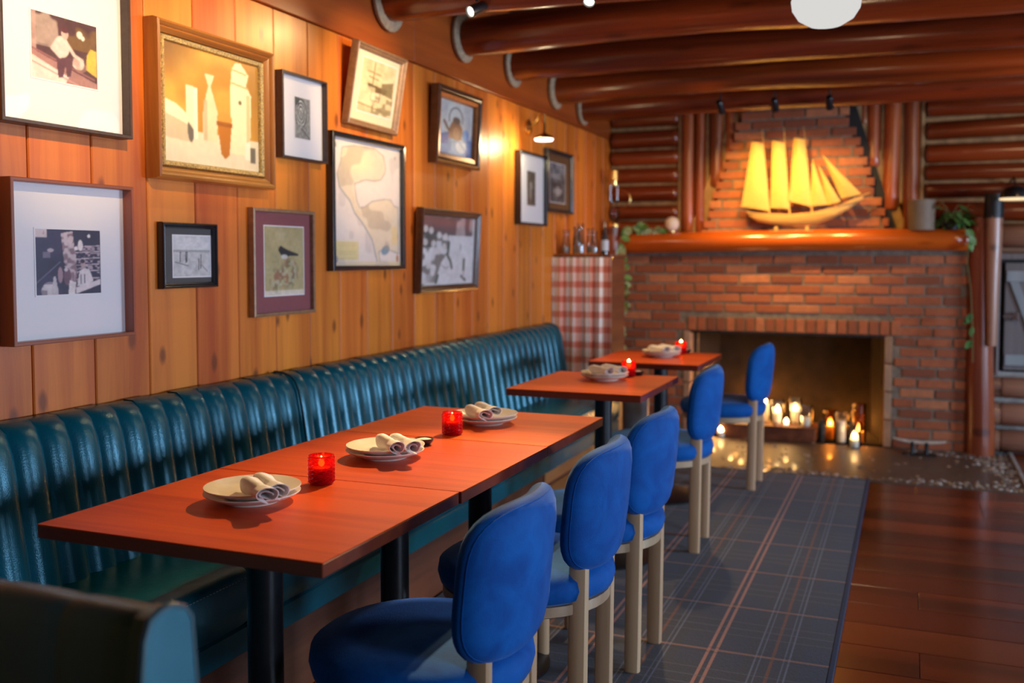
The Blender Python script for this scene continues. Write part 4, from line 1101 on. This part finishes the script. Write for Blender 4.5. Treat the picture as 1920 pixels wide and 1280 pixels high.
frame('white-matted picture with a tiny dark portrait, right under the brass wall lamp', 5.095, 5.540, 1.433, 1.845, .035, .014, M['blackframe'], M['white'], (5.254, 5.390, 1.547, 1.743), art_portrait())
frame('dark-framed brown-matted street photo, farthest picture along the wall', 5.560, 6.040, 1.521, 1.905, .034, .026, M['blackframe'], M['brownmat'], (5.640, 5.925, 1.588, 1.825), art_street(), prof_=moul(.034, .026))

# ------------------------------------------------------------------ lamps
# brass wall lamp
L = thing('wall_lamp', 'small brass wall lamp with a glowing flat shade above the tiny portrait', 'lamp', (WX, 5.30, 1.99))
G().lathe([(0, 0), (.045, 0), (.045, .012), (.02, .022), (0, .022)], 20, axis='x').obj('wall_plate', M['brass'], L)
G().tube([(.01, 0, 0), (.06, -.03, .02), (.12, -.12, .045), (.17, -.22, .045), (.195, -.262, .02), (.20, -.27, -.02)], .006, 8).obj('arm', M['brass'], L)
G().lathe([(.009, .115), (.009, .02), (.014, .012), (.045, -.002), (.056, -.014), (.052, -.016), (.0, -.004)], 24).obj('shade', M['brass'], L, (.20, -.27, -.085))
G().lathe([(0, -.014), (.052, -.016), (.048, -.026), (.0, -.030)], 24).obj('diffuser', M['lampglow'], L, (.20, -.27, -.085))
light('wall_lamp_light', 'POINT', (.18, -.27, -.14), None, 3.2, (1, .80, .45), .03, parent=L)
light('wall_lamp_light', 'SPOT', (WX + .15, 5.12, 1.875), (WX, 5.0, 1.82), 3.2, (1, .80, .42), .05, angle=140)
# round pendant globe
L = thing('pendant_lamp', 'round white glass pendant lamp glowing at the top of the picture', 'lamp', (-.385, 3.30, 2.58))
pc = aty(1549, 8, 3.30)
zz = pc.z - 2.58
G().lathe([(.0, -.072), (.05, -.066), (.085, -.045), (.104, -.015), (.108, .012), (.098, .04), (.07, .06), (.03, .07), (0, .07)], 32).obj('globe', M['globe'], L, (pc.x + .385, 0, zz))
G().tube([(pc.x + .385, 0, zz + .065), (pc.x + .385, 0, 0)], .008, 8).obj('stem', M['brass'], L)
light('pendant_light', 'POINT', (pc.x, 3.30, pc.z - .09), None, 7, (1, .70, .40), .08)
light('room_warm_fill', 'POINT', (1.6, 1.2, 2.1), None, 3, (1, .62, .30), .12)  # added unseen warm fill for the room; no pendant hangs here
light('room_warm_fill', 'POINT', (.9, 5.0, 2.1), None, 14, (1, .62, .30), .12)  # added unseen fill that warms the fireplace bricks; no lamp stands here
# track heads
def track(loc, target, label, power, ang, par=True, r=.022, col=WARM):
    t = thing('track_light', label, 'spotlight', loc, group='small black track lights')
    d = (Vector(target) - Vector(loc)).normalized(); q = d.to_track_quat('-Z', 'Y').to_euler()
    hd = G().lathe([(0, .045), (r * .8, .045), (r, .035), (r * 1.05, -.04), (r * .9, -.04), (r * .85, -.03), (0, -.03)], 20).obj('lamp_head', M['blackpaint'], t, (0, 0, -.03), q)
    G().lathe([(0, -.0315), (r * .84, -.0315)], 16).obj('lens', M['lampglow'], hd)
    G().tube([(0, 0, -.0), (0, 0, .05)], .006, 8).obj('bracket', M['blackmetal'], t)
    lo = Vector(loc) + Vector((0, 0, -.03)) + d * .06
    light('track_and_fill_beam', 'SPOT', lo, target, power, col, .02, angle=ang, blend=.9)
    return t
track((-1.585, 3.55, 2.245), (-2.05, 2.5, 1.72), 'black track light angled to the left wall, under the nearest log beam', 14, 62)
track((-1.105, 3.50, 2.235), (-1.02, 2.0, .75), 'track light with a bright lens beside the nearest log beam', 200, 38)
track((-1.10, 6.13, 2.20), (-.98, 6.85, 1.58), 'left one of three track lights on the beam before the chimney', 38, 74, col=(1, .60, .16))
track((-.775, 6.13, 2.195), (-.72, 6.85, 1.58), 'middle one of three track lights on the beam before the chimney', 38, 74, col=(1, .60, .16))
track((-.46, 6.13, 2.19), (-.45, 6.85, 1.55), 'right one of three track lights on the beam before the chimney', 26, 74, col=(1, .60, .16))
light('track_and_fill_beam', 'SPOT', (-1.30, 1.0, 2.30), (-1.30, .89, .83), 40, WARM2, .03, angle=15, blend=.6)
# unseen track lights nearer the camera; the last two are added fill spots
light('track_and_fill_beam', 'SPOT', (-.85, 1.5, 2.30), (-2.05, 1.95, 1.80), 95, WARM, .03, angle=40, blend=1)
light('track_and_fill_beam', 'SPOT', (-.85, 2.2, 2.30), (-2.05, 2.55, 1.86), 78, WARM, .03, angle=40, blend=1)
light('track_and_fill_beam', 'SPOT', (-.95, 3.1, 2.30), (-2.05, 3.50, 1.78), 80, WARM, .03, angle=46, blend=1)
light('track_and_fill_beam', 'SPOT', (-1.0, 4.2, 2.25), (-1.1, 3.0, .75), 105, WARM, .03, angle=46, blend=.9)
light('track_and_fill_beam', 'SPOT', (-1.0, 5.3, 2.25), (-1.15, 4.45, .75), 75, WARM, .03, angle=56, blend=.9)  # added spot to brighten the far plates and napkins; it has no fixture
light('track_and_fill_beam', 'SPOT', (-.9, 5.3, 2.25), (-1.75, 6.6, .95), 36, WARM, .03, angle=80, blend=.9)  # added spot without a fixture, brightening the curtain and the fireplace corner
# dome lamp far right
L = thing('dome_lamp', 'black dome lamp with a lit lower rim at the right edge beside the posts', 'lamp', (.56, 6.55, 1.60))
G().lathe([(.085, 0), (.083, .03), (.06, .06), (.02, .075), (0, .077)], 28).obj('shade', M['blackpaint'], L, (.01, 0, 0))
G().lathe([(.086, 0), (.084, -.01), (0, -.012)], 28).obj('diffuser', glow('dome_diffuser', (1, .72, .42), 1.0), L, (.01, 0, 0))
G().tube([(.01, 0, .075), (.01, .10, .13), (.01, .40, .12)], .006, 8).obj('arm', M['blackmetal'], L)

# ------------------------------------------------------------------ fireplace candles
def flame(par, z, s=1.6): return mk('flame', flame_mesh(s), par, (0, 0, z))
def pillar(x, y, z0, r, h, label, fs=1.8, pw=1.0, lit=True):
    pw *= 1.6; fs *= 1.2
    t = thing('pillar_candle', label, 'candle', (x, y, z0), group='candles in the fireplace')
    G().lathe([(0, 0), (r, 0), (r, h), (r * .8, h - .003), (0, h - .006)], 20).obj('wax_body', M['wax'], t)
    G().lathe([(.001, h - .006), (.001, h + .006)], 5).obj('wick', M['blackpaint'], t)
    if lit:
        flame(t, h + .002, fs); light('candle_light', 'POINT', (x, y, z0 + h + .03), None, pw, (1, .46, .13), .012)
    return t
def hurricane(x, y, z0, r, h, label, mat=M['glass']):
    o = G().lathe([(0, .004), (r, .004), (r * 1.02, h * .5), (r, h), (r * .96, h), (r * .97, .008), (0, .008)], 24).obj('hurricane_glass', mat, None, (x, y, z0)); tag(o, label, 'candle glass', 'glass cylinders in the fireplace'); return o
bx = thing('wooden_box', 'low reddish wooden box holding candles inside the fireplace', 'box', (-.90, 6.96, .002))
G().box(-.33, .33, -.115, .115, 0, .09, .004).obj('box_body', M['darkwood'], bx, smooth=False)
G().box(-.34, .34, -.122, .122, .0905, .098, .002).obj('lid', M['darkwood'], bx, smooth=False)
zb = .101
spec = [(-.835, 6.98, zb, .030, .075, 'white pillar candle in a tall glass, first bright flame right of the farthest chair', 1), (-.722, 7.03, zb, .030, .085, 'white pillar candle with the second bright flame right of the farthest chair', 1),
        (-.640, 6.93, zb, .030, .055, 'short white candle in glass at the right end of the wooden box', 0)]
for (x, y, z0, r, h, lb, lit) in spec:
    pillar(x, y, z0, r, h, lb, 3.2, 1.5, bool(lit)); hurricane(x, y, z0, r + .014, h + .085, 'clear glass cylinder around the ' + ('leftmost white candle behind the chair', 'second bright candle on the box', 'short candle at the box end')[spec.index((x, y, z0, r, h, lb, lit))])
pillar(-.765, 6.885, zb, .018, .012, 'tiny bright votive candle at the front edge of the wooden box', 2.6, .8)
pillar(-1.02, 6.95, zb, .026, .055, 'white candle on the left part of the box, seen under the chair seat', 2.8, 1.5)
pillar(-1.14, 6.90, zb, .022, .03, 'low candle at the left end of the box', 2.8, 1.2)
pillar(-.93, 7.05, zb, .028, .12, 'tallest candle on the box, behind the farthest chair leg', 2.6, 1.5)
pillar(-.412, 6.93, .003, .030, .145, 'tall unlit white pillar candle on the firebox floor, right of the dark canister', 1, 1, False); hurricane(-.412, 6.93, .003, .046, .20, 'clear glass cylinder around the tall unlit pillar candle')
pillar(-.318, 6.79, .003, .030, .055, 'white candle with the brightest flame, in the rightmost front jar', 3.2, 1.8); hurricane(-.318, 6.79, .003, .043, .17, 'clear glass jar around the brightest front candle')
pillar(-.30, 7.00, .003, .028, .07, 'amber-lit candle in the tall glass at the right end of the firebox', 2.6, 1.6); hurricane(-.30, 7.0, .003, .045, .26, 'tall amber glass cylinder at the right end of the firebox', M['amber'])
pillar(-.49, 7.04, .003, .026, .09, 'candle in amber glass behind the dark canister', 2.6, 1.4); hurricane(-.49, 7.04, .003, .042, .20, 'amber glass cylinder behind the dark canister', M['amber'])
pillar(-1.09, 7.03, zb, .026, .075, 'medium candle toward the left rear of the wooden box', 2.8, 1.5)
pillar(-1.20, 6.84, .003, .024, .03, 'low candle at the very front left, beneath the farthest chair seat', 3.2, 1.4)
pillar(-1.28, 6.98, .003, .028, .09, 'candle at the far left of the firebox floor', 2.4, 1.5)
o = thing('canister', 'dark upright metal canister among the fireplace candles', 'canister', (-.535, 6.90, .003))
G().lathe([(0, 0), (.026, 0), (.027, .12), (.020, .135), (.012, .14), (0, .14)], 20).obj('body', M['darkiron'], o)
G().lathe([(.0, .14), (.012, .14), (.012, .155), (0, .157)], 14).obj('lid', M['darkiron'], o)
for ex, ez, ep in ((-1.15, .20, 1.6), (-.95, .26, 2.2), (-.75, .16, 1.6), (-.45, .12, 1.4), (-.30, .10, 1.0)):
    light('firebox_back_fill', 'POINT', (ex, 7.33, ez), None, ep, (1, .36, .06), .04)  # added unseen lights for a low orange glow on the firebox back; no embers

# dock cleat on the hearth
ct = thing('dock_cleat', 'pale curved metal dock cleat standing on the pebbles right of the fire', 'cleat', (.075, 6.68, .002))
G().tube([(-.155, 0, .098), (-.12, 0, .088), (-.06, 0, .080), (0, 0, .078), (.06, 0, .080), (.12, 0, .086), (.155, 0, .092)], [.006, .010, .012, .012, .012, .010, .006], 10).obj('horns', plain('pale_iron', (.62, .50, .40), .45, .2, nscale=40, namt=.2), ct)
for s_ in (-1, 1): G().lathe([(.020, 0), (.013, .02), (.012, .06), (.015, .075)], 12).obj('foot', M['darkiron'], ct, (s_ * .042, 0, .008))
G().box(-.10, .10, -.03, .03, .0, .010, .003).obj('base', M['darkiron'], ct, smooth=False)

# ------------------------------------------------------------------ ship model
SY = 6.76
def P(u, v, y=SY): return aty(1100 + u / 2.3415, v / 2.3415, y)
sh = thing('ship_model', 'golden model sailing ship with pale sails on the mantle before the chimney', 'model ship', (0, 0, 0))
# hull: stations from stern to bow
keys = [((705, 930), (712, 950)), ((740, 938), (752, 975)), ((800, 942), (815, 985)), ((900, 944), (905, 990)), ((1000, 936), (1010, 985)), ((1080, 915), (1075, 962)), ((1150, 890), (1145, 922)), ((1215, 862), (1216, 872))]
vs_ = []; m = 9; n = len(keys)
for i, (t, b) in enumerate(keys):
    T, B = P(*t), P(*b); bw = .034 * math.sin(pi * (.12 + .86 * i / (n - 1))) + .003
    for j in range(m):
        a = pi * j / (m - 1); s_ = -math.cos(a); f = math.sin(a) ** .7
        p_ = T.lerp(B, f); vs_.append((p_.x, SY + bw * s_ * (1 if f < .99 else 1), p_.z))
fs = [(i * m + j, i * m + j + 1, (i + 1) * m + j + 1, (i + 1) * m + j) for i in range(n - 1) for j in range(m - 1)] + [((i + 1) * m, i * m, i * m + m - 1, (i + 1) * m + m - 1) for i in range(n - 1)] + [tuple(range(m)), tuple(reversed(range((n - 1) * m, n * m)))]
G().add(vs_, fs).obj('hull', M['hull'], sh, fixn=True, ang=60)
G().tube([P(*k[0]) + Vector((0, -.03, .003)) for k in keys], .0035, 6).obj('rail', M['hull'], sh)
G().tube([P(1150, 885), P(1225, 852), P(1245, 845)], [.006, .004, .002], 6).obj('bowsprit', M['hull'], sh)
for (a, b) in (((770, 565), (803, 940)), ((865, 555), (892, 945)), ((952, 555), (990, 938))):
    G().tube([P(*b), P(*a)], [.0055, .0028], 8).obj('mast', M['hull'], sh)
for (a, b) in (((672, 902), (800, 926)), ((805, 912), (893, 918)), ((888, 884), (985, 906))):
    G().tube([P(*b) + Vector((0, -.004, 0)), P(*a) + Vector((0, -.004, 0))], .003, 6).obj('boom', M['hull'], sh)
def sail(poly, belly=.02, mast_off=-.006):
    # bilinear sheet through 4 (or 3) corners, bellied toward the viewer, with thickness
    q = [P(*p_) for p_ in poly]
    if len(q) == 3: q = [q[0], q[0].lerp(q[1], .03), q[1], q[2]]
    n = 9
    g = G()
    def F(u, v, o):
        p_ = q[0].lerp(q[1], u).lerp(q[3].lerp(q[2], u), v)
        return (p_.x, p_.y + mast_off - belly * math.sin(pi * min(1, u)) * (.35 + .65 * math.sin(pi * v) ** .6) * (1) + o, p_.z)
    g.grid(lambda u, v: F(u, v, 0), n, n); g.grid(lambda u, v: F(u, v, .0015), n, n, flip=True)
    return g.obj('sail', M['sail'], sh, ang=70)
sail([(725, 622), (775, 632), (803, 925), (680, 906)]); sail([(815, 618), (868, 628), (892, 915), (806, 912)]); sail([(910, 604), (955, 612), (987, 905), (888, 884)])
sail([(935, 640), (900, 880), (882, 880)], .012, -.012)
sail([(990, 693), (1062, 898), (982, 904)], .016); sail([(1014, 718), (1116, 884), (1060, 900)], .014, -.012); sail([(1033, 676), (1207, 852), (1118, 872)], .016, -.016)
G().box(-.11, -.09, -.022, .022, 0, .03, .003).box(.09, .11, -.022, .022, 0, .03, .003).box(-.14, .14, -.026, .026, -.004, .003, .001).obj('cradle', M['hull'], sh, (P(900, 990).x, SY, 1.424), smooth=False)

# ------------------------------------------------------------------ mantle things, plants
lm = []
def leaf_mesh(L, W_, mat):
    pts_ = [(0, 0), (.25, .75), (.5, 1), (.8, .6), (1, 0)]
    vs_ = []
    for t, k in pts_: vs_ += [(t * L, -W_ * k / 2, -.15 * L * t * t), (t * L, 0, -.15 * L * t * t - W_ * .12 * k), (t * L, W_ * k / 2, -.15 * L * t * t)]
    fs = []
    for i in range(4):
        for j in range(2): fs.append((i * 3 + j, (i + 1) * 3 + j, (i + 1) * 3 + j + 1, i * 3 + j + 1))
    return G().add(vs_, fs).mesh('leaf', mat, True, 80)
L1 = leaf_mesh(.070, .048, M['leaf']); L2 = leaf_mesh(.062, .044, M['leafpale']); L3 = leaf_mesh(.085, .036, M['leaf'])
def vine(name, label, pts_, nleaf, meshes, r=.0022, seed=0, cat='plant'):
    rg = random.Random(seed); t = thing(name, label, cat, pts_[0])
    o = Vector(pts_[0]); G().tube([Vector(p_) - o for p_ in pts_], r, 6).obj('stem', M['stem'], t)
    for i in range(nleaf):
        k = rg.uniform(0, len(pts_) - 1.001); a = int(k); p_ = Vector(pts_[a]).lerp(Vector(pts_[a + 1]), k - a) - o
        mk('leaf', rg.choice(meshes), t, p_, (rg.uniform(.5, 1.7), rg.uniform(-1.0, 2.6), rg.uniform(-.5, .5)))
    return t
vine('trailing_vine', 'thin pale green vine trailing down the left edge of the fireplace', [(-1.78, 6.72, 1.47), (-1.88, 6.715, 1.45), (-1.88, 6.66, 1.36), (-1.90, 6.66, 1.24), (-1.86, 6.67, 1.10), (-1.87, 6.66, .98), (-1.85, 6.67, .84), (-1.89, 6.66, .70), (-1.88, 6.67, .56)], 46, [L1, L2, L2], seed=1)
vine('trailing_vine', 'loose sprigs of vine lying along the left end of the mantle', [(-1.86, 6.76, 1.445), (-1.78, 6.74, 1.46), (-1.70, 6.75, 1.45), (-1.62, 6.76, 1.445)], 14, [L1, L2], seed=2)
vine('trailing_vine', 'single vine strand with few leaves hanging by the corner post, right of the fireplace', [(.30, 6.70, 1.44), (.335, 6.685, 1.38), (.325, 6.69, 1.22), (.35, 6.69, 1.05), (.365, 6.69, .80), (.37, 6.69, .60)], 7, [L1], seed=3)
# taupe canister pot and plant at the right end of mantle
o = thing('taupe_pot', 'plain taupe cylindrical pot on the right part of the mantle', 'pot', (.060, 6.79, 1.423))
G().lathe([(0, 0), (.078, 0), (.082, .19), (.076, .19), (.073, .02), (0, .02)], 28).obj('pot_body', M['taupe'], o)
t = thing('leafy_plant', 'leafy green plant between the taupe pot and the right-hand posts', 'plant', (.235, 6.80, 1.423))
G().lathe([(0, 0), (.04, 0), (.05, .045), (.045, .045), (0, .035)], 18).obj('planter', M['darkiron'], t)
rg2 = random.Random(5)
stg = G()
for i in range(34):
    a = rg2.uniform(0, 2 * pi); rr = rg2.uniform(.01, .11); h = rg2.uniform(.03, .12) + (.07 if i % 9 == 0 else 0)
    p_ = Vector((rr * math.cos(a), rr * math.sin(a) * .45 - .01, h))
    stg.tube([(0, 0, .03), (p_.x * .5, p_.y * .5, h * .8), p_], .0015, 5)
    mk('leaf', L3 if i % 2 else L1, t, p_, (rg2.uniform(-.5, .5), rg2.uniform(-.4, .9), a))
stg.obj('stem', M['stem'], t)
# white ball lamp
o = thing('white_ball', 'small white frosted ball on the left part of the mantle', 'ornament', (-1.545, 6.79, 1.424))
G().lathe([(0, 0), (.022, 0), (.022, .008), (.03, .012), (.046, .035), (.050, .058), (.045, .082), (.028, .101), (0, .108)], 24).obj('ball', plain('frosted_white', (.85, .68, .56), .5), o)
G().lathe([(0, -.001), (.026, -.001), (.026, .009), (0, .009)], 18).obj('base', M['brass'], o)
# old brass lantern on left post
o = thing('brass_lantern', 'old brass and glass lantern hanging on the post left of the mantle', 'lantern', (-1.945, 6.72, 1.462)); o.scale = (1.25, 1.25, .98)
G().lathe([(0, 0), (.034, 0), (.036, .02), (.03, .035), (.018, .045)], 20).obj('fuel_base', M['brass'], o)
G().lathe([(.018, .045), (.028, .075), (.030, .10), (.020, .14), (.017, .19)], 20).obj('chimney_glass', M['glass'], o)
G().lathe([(.0, .30), (.02, .30), (.022, .33), (.028, .335), (.028, .40), (.02, .41), (0, .412)], 20).obj('cap', M['brass'], o)
G().tube([(-.02, 0, .19), (-.02, 0, .30)], .003, 6).tube([(.02, 0, .19), (.02, 0, .30)], .003, 6).obj('frame_wire', M['silver'], o)
G().tube([(.02 + .075 * math.sin(t_), 0, .20 + .075 * math.cos(t_)) for t_ in np.linspace(.1, 3.0, 16)], .004, 6).obj('handle', M['brass'], o)
# cabinet with gingham curtain
cb2 = thing('curtained_cabinet', 'tall cabinet in the corner behind a red and white gingham curtain', 'cabinet', (-2.045, 5.74, 0))
G().box(.005, .36, .02, .34, 0, 1.25, .004).obj('body', M['darkwood'], cb2, smooth=False)
G().box(0, .372, -.0, .35, 1.2505, 1.268, .003).obj('top', M['darkwood'], cb2, smooth=False)
nx, nz = 120, 16; me = bpy.data.meshes.new('curtain'); vs_ = []; uv = []
W_ = .372; s_ = 0; last = None
for i in range(nx):
    t_ = i / (nx - 1); xx = t_ * (W_ + .01)
    ph = 2 * pi * (t_ * 4.6 + .12 * math.sin(9 * t_))
    for j in range(nz):
        k = j / (nz - 1); am = .007 + .010 * k
        yy = -.028 + am * math.sin(ph + .5 * k) + .004 * math.sin(2.3 * ph)
        vs_.append((xx * (1 + .02 * k * (t_ - .5)), yy, 1.249 - 1.235 * k))
    if last is not None: s_ += math.hypot(xx - last[0], (vs_[-nz // 2][1] - last[1]) )
    last = (xx, vs_[-nz // 2][1])
    uv += [(s_, 1.235 * j / (nz - 1)) for j in range(nz)]
fs = [(i * nz + j, (i + 1) * nz + j, (i + 1) * nz + j + 1, i * nz + j + 1) for i in range(nx - 1) for j in range(nz - 1)]
fs = [tuple(reversed(f)) for f in fs]
me.from_pydata(vs_, [], fs); ul = me.uv_layers.new(name='UVMap')
for li, lp in enumerate(me.loops): ul.data[li].uv = uv[lp.vertex_index]
me.materials.append(M['gingham']); me.polygons.foreach_set('use_smooth', [True] * len(fs)); me.update()
mk('curtain', me, cb2)
G().tube([(0, -.012, 1.243), (.385, -.012, 1.243)], .006, 8).obj('curtain_rod', M['brass'], cb2)
# glassware on the cabinet
gp = [(-1.985, 5.80, .15), (-1.925, 5.83, .17), (-1.885, 5.78, .19), (-1.84, 5.84, .16), (-1.80, 5.79, .14), (-1.95, 5.93, .17)]
gm = [G().lathe([(0, .003), (.024, .003), (.027, h * .35), (.020, h * .7), (.017, h * .85), (.022, h), (.0205, h), (.0155, h * .85), (.0185, h * .7), (.0252, h * .35), (.022, .008), (0, .008)], 20).mesh('carafe', M['glass']) for (_, _, h) in gp]
filling_mesh = lambda h: G().lathe([(0, .009), (.0215, .009), (.0245, h * .30), (0, h * .30)], 16).mesh('bright_filling', plain('pale_filling', (.62, .60, .58), .2))  # pale solid added inside each carafe to make the glass look brighter
gl_lab = ['first clear glass carafe from the left on the curtained cabinet', 'second clear carafe from the left on the curtained cabinet', 'tallest clear carafe in the middle of the curtained cabinet', 'fourth clear carafe from the left on the cabinet', 'rightmost short clear carafe of the cluster on the cabinet', 'clear carafe standing behind the others on the cabinet']
for i, ((x, y, h), me_) in enumerate(zip(gp, gm)):
    o = mk('carafe', me_, None, (x, y, 1.2685)); tag(o, gl_lab[i], 'carafe', 'glass carafes on the cabinet'); mk('bright_filling', filling_mesh(h), o)
o = thing('bottle', 'dark bottle with a pale label and pourer, at the right end of the cabinet', 'bottle', (-1.735, 5.80, 1.2685))
G().lathe([(0, 0), (.022, 0), (.023, .10), (.010, .135), (.009, .165), (0, .167)], 20).obj('bottle_body', plain('dark_bottle_glass', (.02, .02, .03), .1, coat=.5), o)
G().lathe([(.0235, .02), (.0238, .085)], 20).obj('label_band', plain('pale_blue_paper', (.45, .52, .68), .5), o)
G().lathe([(.009, .165), (.006, .18), (.003, .20), (0, .201)], 12).obj('pourer', M['silver'], o)
# grey bin
o = thing('waste_bin', 'grey cylindrical bin behind the lone square table at the end of the bench', 'bin', (-1.53, 5.78, .0035))
G().lathe([(0, 0), (.075, 0), (.082, .43), (.078, .44), (.074, .43), (.069, .02), (0, .02)], 28).obj('bin_body', M['grey'], o)
G().lathe([(.0, .435), (.070, .435), (.05, .455), (0, .46)], 28).obj('lid', M['grey'], o)
# baseboard / cornice
for a, b in ((4.9, 5.2),): pass
